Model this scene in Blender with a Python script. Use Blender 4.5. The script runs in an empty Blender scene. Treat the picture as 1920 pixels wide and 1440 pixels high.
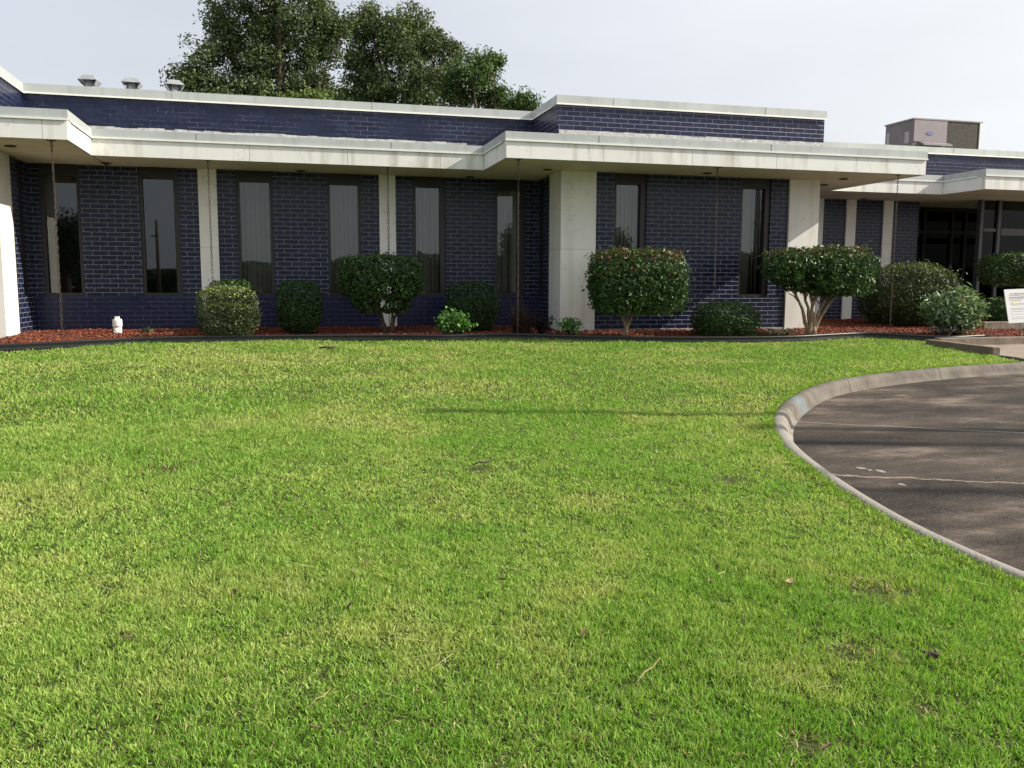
import bpy, bmesh, math, random
import numpy as np
from mathutils import Vector, Matrix, Euler

C = bpy.context.scene.collection
sc = bpy.context.scene
R = math.radians
random.seed(7)
rng = np.random.default_rng(7)

# ------------------------------------------------------------------ camera
FPX, PITCH, YAW, ROLL = 1609.255, R(6.787), R(14.726), R(0.219)     # focal length in pixels of a 1920 px wide frame
EYE = Vector((0, 0, 1.5))
fw = Vector((math.sin(YAW)*math.cos(PITCH), math.cos(YAW)*math.cos(PITCH), -math.sin(PITCH)))
rt0 = Vector((math.cos(YAW), -math.sin(YAW), 0)); up0 = rt0.cross(fw)
rt = rt0*math.cos(ROLL) + up0*math.sin(ROLL); up = up0*math.cos(ROLL) - rt0*math.sin(ROLL)
cd = bpy.data.cameras.new('camera'); cam = bpy.data.objects.new('camera', cd); C.objects.link(cam)
cd.sensor_fit = 'HORIZONTAL'; cd.angle = 2*math.atan(960/FPX); cd.clip_start = .05; cd.clip_end = 3000
m = Matrix.Identity(4)
for i in range(3):
    m[i][0], m[i][1], m[i][2], m[i][3] = rt[i], up[i], -fw[i], EYE[i]
cam.matrix_world = m
sc.camera = cam

def ray(px, py): return fw*FPX + rt*(px-960) - up*(py-720)
def at(px, py, Y):
    d = ray(px, py); return EYE + d*(Y/d.y)
def at_z(px, py, z):
    d = ray(px, py); return EYE + d*((z-EYE.z)/d.z)
SLOPE = .042
def on_lawn(px, py, a=0.0):
    d = ray(px, py); return EYE + d*((a-EYE.z)/(d.z-SLOPE*d.y))

# ------------------------------------------------------------------ light
SUN_AZ, SUN_EL = R(76), R(31)                      # azimuth measured from -Y towards +X
sdir = Vector((math.sin(SUN_AZ)*math.cos(SUN_EL), -math.cos(SUN_AZ)*math.cos(SUN_EL), math.sin(SUN_EL)))
sl = bpy.data.lights.new('sun', 'SUN'); sl.energy = 5.0; sl.angle = R(.55); sl.color = (1, .93, .80)
so = bpy.data.objects.new('sun', sl); C.objects.link(so)
so.rotation_euler = sdir.to_track_quat('Z', 'Y').to_euler(); so.location = (20, -10, 20)

w = bpy.data.worlds.new('World'); sc.world = w; w.use_nodes = True
nt = w.node_tree; nt.nodes.clear()
N = nt.nodes.new; L = nt.links.new
out = N('ShaderNodeOutputWorld'); bg = N('ShaderNodeBackground'); bg.inputs['Strength'].default_value = .115
sky = N('ShaderNodeTexSky'); sky.sky_type = 'NISHITA'; sky.sun_disc = False
sky.sun_elevation = SUN_EL; sky.sun_rotation = math.atan2(sdir.x, sdir.y)
sky.air_density = 1.0; sky.dust_density = 4.0; sky.ozone_density = 1.0
# a thin high overcast: bright towards the sun, cooler away from it, softly mottled
tc = N('ShaderNodeTexCoord')
dot = N('ShaderNodeVectorMath'); dot.operation = 'DOT_PRODUCT'; dot.inputs[1].default_value = sdir
L(tc.outputs['Generated'], dot.inputs[0])
cr = N('ShaderNodeValToRGB')
cr.color_ramp.elements[0].position = .0; cr.color_ramp.elements[0].color = (.595, .622, .678, 1)
cr.color_ramp.elements[1].position = .80; cr.color_ramp.elements[1].color = (.90, .905, .90, 1)
e = cr.color_ramp.elements.new(.50); e.color = (.775, .795, .822, 1)
L(dot.outputs['Value'], cr.inputs['Fac'])
mp = N('ShaderNodeMapping'); mp.inputs['Scale'].default_value = (1.2, 1.2, 4.0); L(tc.outputs['Generated'], mp.inputs[0])
nz = N('ShaderNodeTexNoise'); nz.inputs['Scale'].default_value = 2.2; nz.inputs['Detail'].default_value = 5
L(mp.outputs[0], nz.inputs['Vector'])
mr = N('ShaderNodeMapRange'); mr.inputs['From Min'].default_value = .3; mr.inputs['From Max'].default_value = .7
mr.inputs['To Min'].default_value = 7.3; mr.inputs['To Max'].default_value = 8.1
L(nz.outputs[0], mr.inputs['Value'])
sc_ = N('ShaderNodeVectorMath'); sc_.operation = 'SCALE'; L(cr.outputs[0], sc_.inputs[0]); L(mr.outputs[0], sc_.inputs['Scale'])
mx = N('ShaderNodeMix'); mx.data_type = 'RGBA'; mx.inputs[0].default_value = .88
L(sky.outputs[0], mx.inputs[6]); L(sc_.outputs[0], mx.inputs[7])
L(mx.outputs[2], bg.inputs['Color']); L(bg.outputs[0], out.inputs[0])

vs = sc.view_settings
vs.view_transform = 'Standard'; vs.look = 'None'; vs.exposure = .5; vs.gamma = 1.0; vs.use_curve_mapping = False
sc.cycles.max_bounces = 8; sc.cycles.transparent_max_bounces = 8
sc.cycles.sample_clamp_indirect = 6

# ------------------------------------------------------------------ materials
def mat(name):
    mt = bpy.data.materials.new(name); mt.use_nodes = True
    n = mt.node_tree; n.nodes.clear()
    o = n.nodes.new('ShaderNodeOutputMaterial'); b = n.nodes.new('ShaderNodeBsdfPrincipled')
    n.links.new(b.outputs[0], o.inputs[0])
    return mt, n, b, o
def nd(n, t, **kw):
    x = n.nodes.new(t)
    for k, v in kw.items():
        if hasattr(x, k): setattr(x, k, v)
        else: x.inputs[k.replace('_', ' ')].default_value = v
    return x
def math_(n, op, a, b=None, clamp=False):
    x = n.nodes.new('ShaderNodeMath'); x.operation = op; x.use_clamp = clamp
    for i, v in enumerate((a, b)):
        if v is None: continue
        if isinstance(v, (int, float)): x.inputs[i].default_value = v
        else: n.links.new(v, x.inputs[i])
    return x.outputs[0]
def ramp(n, fac, *stops):
    x = n.nodes.new('ShaderNodeValToRGB'); el = x.color_ramp.elements
    while len(el) > 1: el.remove(el[-1])
    el[0].position = stops[0][0]; el[0].color = (*stops[0][1], 1)
    for p, c in stops[1:]:
        q = el.new(p); q.color = (*c, 1)
    n.links.new(fac, x.inputs[0]); return x.outputs[0]
def mixc(n, fac, a, b, mode='MIX'):
    x = n.nodes.new('ShaderNodeMix'); x.data_type = 'RGBA'; x.blend_type = mode
    for s, v in ((0, fac), (6, a), (7, b)):
        if isinstance(v, (int, float)): x.inputs[s].default_value = v
        elif isinstance(v, tuple): x.inputs[s].default_value = (*v, 1)
        else: n.links.new(v, x.inputs[s])
    return x.outputs[2]
def noise(n, scale, detail=3, vec=None, stretch=None, rough=.5):
    x = n.nodes.new('ShaderNodeTexNoise'); x.inputs['Scale'].default_value = scale
    x.inputs['Detail'].default_value = detail; x.inputs['Roughness'].default_value = rough
    if vec is None:
        g = n.nodes.new('ShaderNodeNewGeometry'); vec = g.outputs['Position']
    if stretch:
        mpn = n.nodes.new('ShaderNodeMapping'); mpn.inputs['Scale'].default_value = stretch
        n.links.new(vec, mpn.inputs[0]); vec = mpn.outputs[0]
    n.links.new(vec, x.inputs['Vector']); return x.outputs[0]
def bump(n, b, h, strength=.3, dist=.01):
    x = n.nodes.new('ShaderNodeBump'); x.inputs['Strength'].default_value = strength; x.inputs['Distance'].default_value = dist
    n.links.new(h, x.inputs['Height']); n.links.new(x.outputs[0], b.inputs['Normal']); return x

def simple(name, col, rough=.6, var=.15, scale=6, metal=0, bumps=.0, spec=.5):
    mt, n, b, o = mat(name)
    f = noise(n, scale, 5)
    c = ramp(n, f, (.3, tuple(v*(1-var) for v in col)), (.7, tuple(min(1, v*(1+var)) for v in col)))
    n.links.new(c, b.inputs['Base Color']); b.inputs['Roughness'].default_value = rough
    b.inputs['Metallic'].default_value = metal; b.inputs['Specular IOR Level'].default_value = spec
    if bumps: bump(n, b, noise(n, scale*8, 4), bumps, .01)
    return mt

def brick(name, mortar_bias, rough=.3, mcol=(.24, .245, .28), c1=(.0068, .0105, .034), c2=(.015, .0205, .057)):
    mt, n, b, o = mat(name)
    g = n.nodes.new('ShaderNodeNewGeometry'); s = n.nodes.new('ShaderNodeSeparateXYZ'); n.links.new(g.outputs['Position'], s.inputs[0])
    sn = n.nodes.new('ShaderNodeSeparateXYZ'); n.links.new(g.outputs['True Normal'], sn.inputs[0])
    ax = math_(n, 'ABSOLUTE', sn.outputs[0]); ax = math_(n, 'GREATER_THAN', ax, .5)
    u = math_(n, 'ADD', math_(n, 'MULTIPLY', s.outputs[0], math_(n, 'SUBTRACT', 1.0, ax)), math_(n, 'MULTIPLY', s.outputs[1], ax))
    cb = n.nodes.new('ShaderNodeCombineXYZ'); n.links.new(u, cb.inputs[0]); n.links.new(math_(n, 'SUBTRACT', s.outputs[2], .66), cb.inputs[1])
    # slightly crooked courses
    wob = n.nodes.new('ShaderNodeTexNoise'); wob.inputs['Scale'].default_value = 3.0; n.links.new(cb.outputs[0], wob.inputs['Vector'])
    ws = n.nodes.new('ShaderNodeVectorMath'); ws.operation = 'SCALE'; ws.inputs['Scale'].default_value = .006; n.links.new(wob.outputs['Color'], ws.inputs[0])
    av = n.nodes.new('ShaderNodeVectorMath'); n.links.new(cb.outputs[0], av.inputs[0]); n.links.new(ws.outputs[0], av.inputs[1])
    bt = n.nodes.new('ShaderNodeTexBrick'); n.links.new(av.outputs[0], bt.inputs['Vector'])
    bt.offset = .5; bt.squash = 1
    for k, v in (('Scale', 1), ('Mortar Size', .0046), ('Mortar Smooth', .25), ('Brick Width', .254), ('Row Height', .0792), ('Bias', -.2)):
        bt.inputs[k].default_value = v
    bt.inputs['Color1'].default_value = (*c1, 1); bt.inputs['Color2'].default_value = (*c2, 1); bt.inputs['Mortar'].default_value = (*c1, 1)
    big = noise(n, 1.1, 4, cb.outputs[0]); var = noise(n, 4.2, 1, cb.outputs[0]); fine = noise(n, 14, 3, cb.outputs[0])
    mk = math_(n, 'ADD', math_(n, 'ADD', math_(n, 'MULTIPLY', big, 3.0), math_(n, 'MULTIPLY', fine, 1.6)), mortar_bias-2.3, True)
    mk = math_(n, 'MULTIPLY', mk, bt.outputs['Fac'])
    col = mixc(n, mk, bt.outputs['Color'], mcol)
    dirt = noise(n, 5, 5)
    col = mixc(n, math_(n, 'MULTIPLY', math_(n, 'SUBTRACT', dirt, .5, True), .35), col, (.05, .05, .07))
    n.links.new(col, b.inputs['Base Color'])
    b.inputs['Specular IOR Level'].default_value = .32
    rr = math_(n, 'ADD', math_(n, 'MULTIPLY', fine, .25), rough-.12); n.links.new(rr, b.inputs['Roughness'])
    h = math_(n, 'ADD', math_(n, 'MULTIPLY', bt.outputs['Fac'], -.6), math_(n, 'ADD', math_(n, 'MULTIPLY', noise(n, 22, 4, cb.outputs[0]), .5), math_(n, 'MULTIPLY', noise(n, 9, 2, cb.outputs[0]), .5)))
    bump(n, b, h, .55, .008)
    return mt

def marble(name, base=(.80, .80, .77), stain=1.1):
    mt, n, b, o = mat(name)
    v1 = noise(n, 1.6, 8, stretch=(1, 1, .8), rough=.65)
    vein = math_(n, 'ABSOLUTE', math_(n, 'SUBTRACT', v1, .5)); vein = math_(n, 'LESS_THAN', vein, .006)
    veing = math_(n, 'MULTIPLY', math_(n, 'MULTIPLY', vein, .28), math_(n, 'GREATER_THAN', noise(n, .9, 2), .5))
    strk = noise(n, 5, 4, stretch=(1, 1, .12))
    strk = math_(n, 'MULTIPLY', math_(n, 'SUBTRACT', strk, .52, True), stain*3)
    cl = noise(n, 2.2, 6)
    col = ramp(n, cl, (.25, tuple(x*.90 for x in base)), (.75, base))
    col = mixc(n, strk, col, (.42, .385, .30)); col = mixc(n, veing, col, (.30, .26, .20))
    n.links.new(col, b.inputs['Base Color']); b.inputs['Roughness'].default_value = .45
    bump(n, b, noise(n, 40, 4), .08, .004)
    return mt

M = {}
M['brick'] = brick('navy_painted_brick', 1.4, rough=.27)
M['brick_base'] = brick('navy_painted_brick_low', .75, mcol=(.10, .11, .15), c1=(.008, .0115, .050), c2=(.011, .015, .058))
M['brick_top'] = brick('navy_painted_brick_top', .35, mcol=(.15, .16, .23))
M['brick_top_clear'] = brick('navy_painted_brick_joints', 1.3, mcol=(.16, .16, .22))
M['brick_top_bare'] = brick('navy_painted_brick_smooth', .12, mcol=(.16, .165, .25))
M['marble'] = marble('white_marble_panel'); M['marble_col'] = marble('white_marble_column', (.86, .845, .79), .45)
def coping_mat():
    mt, n, b, o = mat('grey_painted_aluminium')
    strk = noise(n, 7, 5, stretch=(1, 1, .08)); cl = noise(n, 1.3, 5)
    col = ramp(n, cl, (.3, (.40, .43, .43)), (.7, (.50, .525, .52)))
    col = mixc(n, math_(n, 'MULTIPLY', math_(n, 'SUBTRACT', strk, .5, True), 1.6), col, (.28, .29, .25))
    n.links.new(col, b.inputs['Base Color']); b.inputs['Roughness'].default_value = .42; b.inputs['Metallic'].default_value = .15
    return mt
M['coping'] = coping_mat()
M['lip'] = simple('white_edge_trim', (.80, .79, .74), .4, .05)
M['soffit'] = simple('cream_soffit_board', (.76, .72, .59), .8, .10, 3)
M['flash'] = simple('white_painted_flashing', (.40, .41, .42), .85, .3, 14, bumps=.8)
M['found'] = simple('grey_foundation_concrete', (.36, .34, .31), .85, .25, 8, bumps=.4)
M['bronze'] = simple('dark_bronze_frame', (.016, .014, .013), .4, .2)
M['bronze_light'] = simple('grey_bronze_post', (.075, .075, .085), .4, .15)
M['dark'] = simple('dark_interior', (.012, .012, .012), .9, .1)
M['blind'] = simple('vertical_blind_fabric', (.42, .41, .37), .9, .1)
M['rust'] = simple('rusty_chain_iron', (.06, .04, .027), .75, .5, 30)
M['roof'] = simple('roof_membrane', (.35, .35, .34), .9, .1)
M['galv'] = simple('galvanised_sheet', (.33, .34, .36), .5, .15, 9, metal=.25)
M['pvc'] = simple('white_pvc', (.75, .75, .71), .4, .06)
M['plastic'] = simple('black_plastic_edging', (.012, .013, .015), .38, .3, 12)
M['mauve'] = simple('mauve_grey_painted_steel', (.155, .132, .138), .55, .12, 3)
M['mauve_light'] = simple('pinkish_grey_painted_steel', (.27, .232, .242), .55, .1, 3)
M['pale'] = simple('pale_label_panel', (.34, .32, .335), .6, .1)
M['badge'] = simple('blue_oval_badge', (.16, .17, .30), .5, .1)
M['white_sheet'] = simple('white_sign_board', (.80, .81, .82), .55, .04)
M['ink'] = simple('grey_print', (.30, .31, .33), .8, .1)
M['yellow'] = simple('yellow_print', (.80, .74, .30), .7, .1)
M['steel'] = simple('steel_stake', (.30, .30, .29), .5, .2, metal=.5)
M['wood'] = simple('weathered_pole_wood', (.12, .09, .07), .9, .3)
M['bark'] = simple('brown_bark', (.062, .045, .032), .9, .45, 25, bumps=.8)
M['bark_light'] = simple('tan_shrub_bark', (.28, .20, .125), .85, .4, 30, bumps=.8)
M['downlight'] = simple('rusty_downlight_ring', (.10, .07, .045), .6, .3)
M['twig'] = simple('dead_twig', (.05, .036, .026), .9, .3)
M['dead_leaf'] = simple('dead_leaf_brown', (.105, .056, .030), .7, .5, 40)
M['dead_leaf_pale'] = simple('dead_leaf_tan', (.30, .21, .11), .7, .3, 40)
def coil_mat():
    mt, n, b, o = mat('coil_grille')
    f = noise(n, 14, 6, rough=.7)
    c = ramp(n, f, (.35, (.03, .026, .020)), (.7, (.09, .076, .06)))
    n.links.new(c, b.inputs['Base Color']); b.inputs['Roughness'].default_value = .8
    bump(n, b, noise(n, 60, 3), .6, .01); return mt
M['coil'] = coil_mat()
def pane_mat(nm='tinted_window_glass', tint=.60, ior=1.75):
    mt, n, b, o = mat(nm)
    n.nodes.remove(b)
    t = n.nodes.new('ShaderNodeBsdfTransparent'); t.inputs[0].default_value = (tint, tint, tint*.97, 1)
    g = n.nodes.new('ShaderNodeBsdfGlossy'); g.inputs['Roughness'].default_value = .015; g.inputs[0].default_value = (.95, 1, 1, 1)
    f = n.nodes.new('ShaderNodeFresnel'); f.inputs['IOR'].default_value = ior
    mxs = n.nodes.new('ShaderNodeMixShader'); n.links.new(f.outputs[0], mxs.inputs[0]); n.links.new(t.outputs[0], mxs.inputs[1]); n.links.new(g.outputs[0], mxs.inputs[2])
    n.links.new(mxs.outputs[0], o.inputs[0]); return mt
M['pane'] = pane_mat(); M['pane_shaded'] = pane_mat('shaded_entrance_glass', .2, 1.22)  # entrance glass: its deep shade is put into a darker, less reflective copy
def leaf_mat(name, rough=.35, trans=.3, spec=.5):
    mt, n, b, o = mat(name)
    a = n.nodes.new('ShaderNodeAttribute'); a.attribute_name = 'Col'
    n.links.new(a.outputs['Color'], b.inputs['Base Color']); b.inputs['Roughness'].default_value = rough
    b.inputs['Specular IOR Level'].default_value = spec
    t = n.nodes.new('ShaderNodeBsdfTranslucent')
    tcx = mixc(n, 1.0, a.outputs['Color'], (1.12, 1.15, .6), 'MULTIPLY'); n.links.new(tcx, t.inputs[0])
    mxs = n.nodes.new('ShaderNodeMixShader'); mxs.inputs[0].default_value = trans
    n.links.new(b.outputs[0], mxs.inputs[1]); n.links.new(t.outputs[0], mxs.inputs[2]); n.links.new(mxs.outputs[0], o.inputs[0])
    return mt
M['leaf'] = leaf_mat('glossy_leaf', .42, .22, .25)
M['leaf_matt'] = leaf_mat('tree_leaf', .5, .25, .35)
M['blade'] = leaf_mat('grass_blade', .55, .35, .25)
M['chip'] = leaf_mat('mulch_chip', .85, .0, .2)

def soil_mat():
    mt, n, b, o = mat('lawn_thatch')
    f = noise(n, 60, 5); g_ = noise(n, .8, 4)
    c = ramp(n, f, (.3, (.028, .034, .012)), (.55, (.07, .09, .024)), (.75, (.15, .145, .065)))
    c = mixc(n, math_(n, 'MULTIPLY', g_, .25), c, (.07, .10, .025))
    n.links.new(c, b.inputs['Base Color']); b.inputs['Roughness'].default_value = .95; b.inputs['Specular IOR Level'].default_value = .1
    bump(n, b, f, .8, .03); return mt
M['soil'] = soil_mat()
def concrete_mat(name, a, c, brown=(.10, .073, .052), amt=1.5, kerb=False):
    mt, n, b, o = mat(name)
    f = noise(n, 3.5, 8, rough=.65)
    col = ramp(n, f, (.3, a), (.7, c))
    st = math_(n, 'MULTIPLY', math_(n, 'SUBTRACT', noise(n, 2.2, 6), .45, True), amt, True)
    col = mixc(n, st, col, brown)
    sp = math_(n, 'GREATER_THAN', noise(n, 55, 3), .66); col = mixc(n, math_(n, 'MULTIPLY', sp, .4), col, (.08, .07, .06))
    if kerb:                                       # the near end is scrubbed paler, with a smear of old blue paint
        g = n.nodes.new('ShaderNodeNewGeometry'); s = n.nodes.new('ShaderNodeSeparateXYZ'); n.links.new(g.outputs['Position'], s.inputs[0])
        k = math_(n, 'ADD', math_(n, 'MULTIPLY', math_(n, 'SUBTRACT', 7.4, s.outputs[1]), 1.1), math_(n, 'MULTIPLY', math_(n, 'SUBTRACT', f, .5), 2.5), True)
        col = mixc(n, math_(n, 'MULTIPLY', k, .85), col, (.26, .24, .21))
        bp = n.nodes.new('ShaderNodeVectorMath'); bp.operation = 'DISTANCE'; n.links.new(g.outputs['Position'], bp.inputs[0]); bp.inputs[1].default_value = (5.02, 7.66, .26)
        k2 = math_(n, 'MULTIPLY', math_(n, 'SUBTRACT', .28, bp.outputs['Value'], True), math_(n, 'MULTIPLY', noise(n, 14, 4), 5), True); col = mixc(n, k2, col, (.13, .20, .23))
        dj = math_(n, 'ABSOLUTE', math_(n, 'SUBTRACT', math_(n, 'FRACT', math_(n, 'MULTIPLY', s.outputs[0], .55)), .5)); col = mixc(n, math_(n, 'LESS_THAN', dj, .004), col, (.02, .016, .013))
    n.links.new(col, b.inputs['Base Color']); b.inputs['Roughness'].default_value = .85
    bump(n, b, math_(n, 'ADD', noise(n, 70, 5), math_(n, 'MULTIPLY', noise(n, 9, 4), 2.5)), .7, .010); return mt
M['kerb'] = concrete_mat('stained_kerb_concrete', (.062, .051, .041), (.175, .148, .122), amt=1.2, kerb=True)
M['border'] = concrete_mat('tan_border_concrete', (.13, .098, .07), (.24, .19, .14))
M['walk'] = concrete_mat('pebbled_walk_concrete', (.20, .155, .12), (.31, .255, .205), amt=.6)
def drive_mat():
    mt, n, b, o = mat('damp_brown_concrete_drive')
    g = n.nodes.new('ShaderNodeNewGeometry'); s = n.nodes.new('ShaderNodeSeparateXYZ'); n.links.new(g.outputs['Position'], s.inputs[0])
    f = noise(n, 1.3, 9, stretch=(.6, 1.4, 1), rough=.68)
    col = ramp(n, f, (.36, (.009, .0068, .0052)), (.47, (.026, .0195, .0155)), (.56, (.062, .048, .038)), (.66, (.165, .132, .105)))
    f2 = noise(n, .5, 5, stretch=(.4, 1.6, 1)); col = mixc(n, math_(n, 'MULTIPLY', math_(n, 'SUBTRACT', f2, .48, True), 2.4, True), col, (.12, .096, .077))
    agg = noise(n, 75, 3); col = mixc(n, math_(n, 'MULTIPLY', math_(n, 'SUBTRACT', agg, .52, True), 2.2, True), col, (.20, .165, .135))
    dk = math_(n, 'LESS_THAN', noise(n, 48, 2), .36); col = mixc(n, math_(n, 'MULTIPLY', dk, .5), col, (.012, .010, .009))
    wob = noise(n, 1.6, 5); wob2 = noise(n, 9, 3)
    def joint(x0, y0, x1, y1, wd, colr, amp, strength):
        nonlocal col
        dx, dy = x1-x0, y1-y0; l = math.hypot(dx, dy); nx, ny = -dy/l, dx/l; c0 = nx*x0+ny*y0
        d = math_(n, 'ADD', math_(n, 'MULTIPLY', s.outputs[0], nx), math_(n, 'MULTIPLY', s.outputs[1], ny))
        d = math_(n, 'ADD', math_(n, 'SUBTRACT', d, c0), math_(n, 'MULTIPLY', math_(n, 'SUBTRACT', wob, .5), amp))
        d = math_(n, 'ADD', d, math_(n, 'MULTIPLY', math_(n, 'SUBTRACT', wob2, .5), amp*.35))
        k = math_(n, 'SUBTRACT', 1.0, math_(n, 'DIVIDE', math_(n, 'ABSOLUTE', d), wd), True)
        k = math_(n, 'MULTIPLY', k, strength, True); col = mixc(n, k, col, colr)
    A = [on_lawn(x, y, -.12) for x, y in ((1520, 793), (1920, 812), (1560, 890), (1920, 904))]
    joint(A[0].x, A[0].y+.045, A[1].x, A[1].y+.045, .03, (.19, .16, .13), .10, 1.0)
    joint(A[0].x, A[0].y, A[1].x, A[1].y, .013, (.02, .018, .016), .06, 2)
    joint(A[2].x, A[2].y, A[3].x, A[3].y, .02, (.25, .20, .16), .30, 1.3)
    for (px, py, rad) in ((1617, 877, .05), (1630, 879, .04), (1652, 882, .06), (1693, 907, .035)):
        c_ = on_lawn(px, py, -.12); vd = n.nodes.new('ShaderNodeVectorMath'); vd.operation = 'DISTANCE'; n.links.new(g.outputs['Position'], vd.inputs[0]); vd.inputs[1].default_value = c_
        k = math_(n, 'LESS_THAN', math_(n, 'ADD', vd.outputs['Value'], math_(n, 'MULTIPLY', math_(n, 'SUBTRACT', noise(n, 22, 3), .5), .12)), rad*.6); col = mixc(n, k, col, (.27, .25, .23))
    n.links.new(col, b.inputs['Base Color'])
    b.inputs['Specular IOR Level'].default_value = .16; rg = math_(n, 'ADD', math_(n, 'MULTIPLY', f, .3), .55); n.links.new(rg, b.inputs['Roughness'])
    bump(n, b, agg, .35, .006); return mt
M['drive'] = drive_mat()
def mulch_mat():
    mt, n, b, o = mat('red_mulch_bed')
    f = noise(n, 28, 6, rough=.7)
    c = ramp(n, f, (.3, (.035, .014, .010)), (.5, (.115, .033, .020)), (.72, (.24, .085, .05)))
    n.links.new(c, b.inputs['Base Color']); b.inputs['Roughness'].default_value = .9
    bump(n, b, f, 1.0, .04); return mt
M['mulch'] = mulch_mat()
M['far_ground'] = simple('far_grass_ground', (.075, .10, .035), .95, .3, .2)

# ------------------------------------------------------------------ mesh helpers
class MB:
    def __init__(s): s.v = []; s.f = []; s.sm = []
    def add(s, vs_, fs, smooth=False):
        o = len(s.v); s.v += [tuple(p) for p in vs_]; s.f += [tuple(i+o for i in q) for q in fs]; s.sm += [smooth]*len(fs); return s
    def box(s, x0, x1, y0, y1, z0, z1):
        return s.add([(x0,y0,z0),(x1,y0,z0),(x1,y1,z0),(x0,y1,z0),(x0,y0,z1),(x1,y0,z1),(x1,y1,z1),(x0,y1,z1)],
                     [(0,3,2,1),(4,5,6,7),(0,1,5,4),(1,2,6,5),(2,3,7,6),(3,0,4,7)])
    def tube(s, pts, rad, k=8, cap=True, closed=False):
        pts = [Vector(p) for p in pts]; n = len(pts)
        if not hasattr(rad, '__len__'): rad = [rad]*n
        vs_ = []; ref = Vector((0.13, .31, .94)).normalized()
        for i, p in enumerate(pts):
            a = pts[(i-1) % n] if (closed or i > 0) else p; b = pts[(i+1) % n] if (closed or i < n-1) else p
            t = (b-a).normalized(); x = t.cross(ref)
            if x.length < .05: x = t.cross(Vector((1, 0, 0)))
            x.normalize(); y = t.cross(x)
            for j in range(k):
                q = 2*math.pi*j/k; vs_.append(p+(x*math.cos(q)+y*math.sin(q))*rad[i])
        fs = []
        for i in range(n if closed else n-1):
            i2 = (i+1) % n
            for j in range(k): fs.append((i*k+j, i*k+(j+1) % k, i2*k+(j+1) % k, i2*k+j))
        if cap and not closed: fs += [tuple(range(k-1, -1, -1)), tuple((n-1)*k+j for j in range(k))]
        return s.add(vs_, fs, True)
    def lathe(s, prof, k=20, cx=0, cy=0, smooth=True):
        vs_ = []; fs = []
        for r_, z in prof:
            for j in range(k): q = 2*math.pi*j/k; vs_.append((cx+r_*math.cos(q), cy+r_*math.sin(q), z))
        for i in range(len(prof)-1):
            for j in range(k): fs.append((i*k+j, i*k+(j+1) % k, (i+1)*k+(j+1) % k, (i+1)*k+j))
        fs.append(tuple((len(prof)-1)*k+j for j in range(k))); fs.append(tuple(range(k-1, -1, -1)))
        return s.add(vs_, fs, smooth)
    def build(s, name, material, parent=None, bevel=0):
        me = bpy.data.meshes.new(name); me.from_pydata(s.v, [], s.f)
        me.polygons.foreach_set('use_smooth', s.sm); me.materials.append(material); me.update()
        o = bpy.data.objects.new(name, me); C.objects.link(o)
        if parent is not None:
            o.parent = parent; o.location = -Vector(parent_origin(parent))
        if bevel:
            b_ = o.modifiers.new('bevel', 'BEVEL'); b_.width = bevel; b_.segments = 2; b_.limit_method = 'ANGLE'
        return o
def parent_origin(p):
    v = Vector((0, 0, 0))
    while p is not None: v += p.location; p = p.parent
    return v
def np_mesh(name, V, F, material, parent=None, col=None, smooth=False):
    V = np.asarray(V, np.float32); me = bpy.data.meshes.new(name)
    sizes = np.concatenate([np.full(len(f), f.shape[1], np.int32) for f in F]); idx = np.concatenate([f.reshape(-1) for f in F]).astype(np.int32)
    me.vertices.add(len(V)); me.vertices.foreach_set('co', V.reshape(-1))
    me.loops.add(len(idx)); me.loops.foreach_set('vertex_index', idx)
    me.polygons.add(len(sizes)); me.polygons.foreach_set('loop_start', np.concatenate([[0], np.cumsum(sizes)[:-1]]).astype(np.int32))
    if smooth: me.polygons.foreach_set('use_smooth', np.ones(len(sizes), bool))
    if col is not None:
        at_ = me.attributes.new('Col', 'FLOAT_COLOR', 'POINT')
        at_.data.foreach_set('color', np.hstack([col, np.ones((len(col), 1))]).astype(np.float32).reshape(-1))
    me.materials.append(material); me.update(); me.validate()
    o = bpy.data.objects.new(name, me); C.objects.link(o)
    if parent is not None: o.parent = parent; o.location = -parent_origin(parent)
    return o
def tag(o, label=None, cat=None, group=None, kind=None):
    if label: o['label'] = label
    if cat: o['category'] = cat
    if group: o['group'] = group
    if kind: o['kind'] = kind
    return o
def empty(name, loc, label, cat, group=None):
    o = bpy.data.objects.new(name, None); o.location = loc; o.empty_display_size = .3; C.objects.link(o)
    return tag(o, label, cat, group)
def copy_tree(o, parent=None):
    c = o.copy(); C.objects.link(c); c.parent = parent
    for ch in list(o.children): copy_tree(ch, c)
    return c
def vnoise(x, y, seed=0):
    xi = np.floor(x).astype(np.int64); yi = np.floor(y).astype(np.int64); fx = x-xi; fy = y-yi
    fx = fx*fx*(3-2*fx); fy = fy*fy*(3-2*fy)
    def h(a, b):
        q = (a*374761393 + b*668265263 + seed*1274126177) & 0xffffffff
        q = ((q ^ (q >> 13))*1274126177) & 0xffffffff
        return ((q ^ (q >> 16)) & 0xffff)/65535.
    return (h(xi, yi)*(1-fx)+h(xi+1, yi)*fx)*(1-fy)+(h(xi, yi+1)*(1-fx)+h(xi+1, yi+1)*fx)*fy
def fbm(x, y, seed=0, o=4):
    s = 0; a = .5; t = 0
    for k in range(o): s = s+a*vnoise(x*2**k, y*2**k, seed+k*17); t += a; a *= .55
    return s/t
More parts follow.
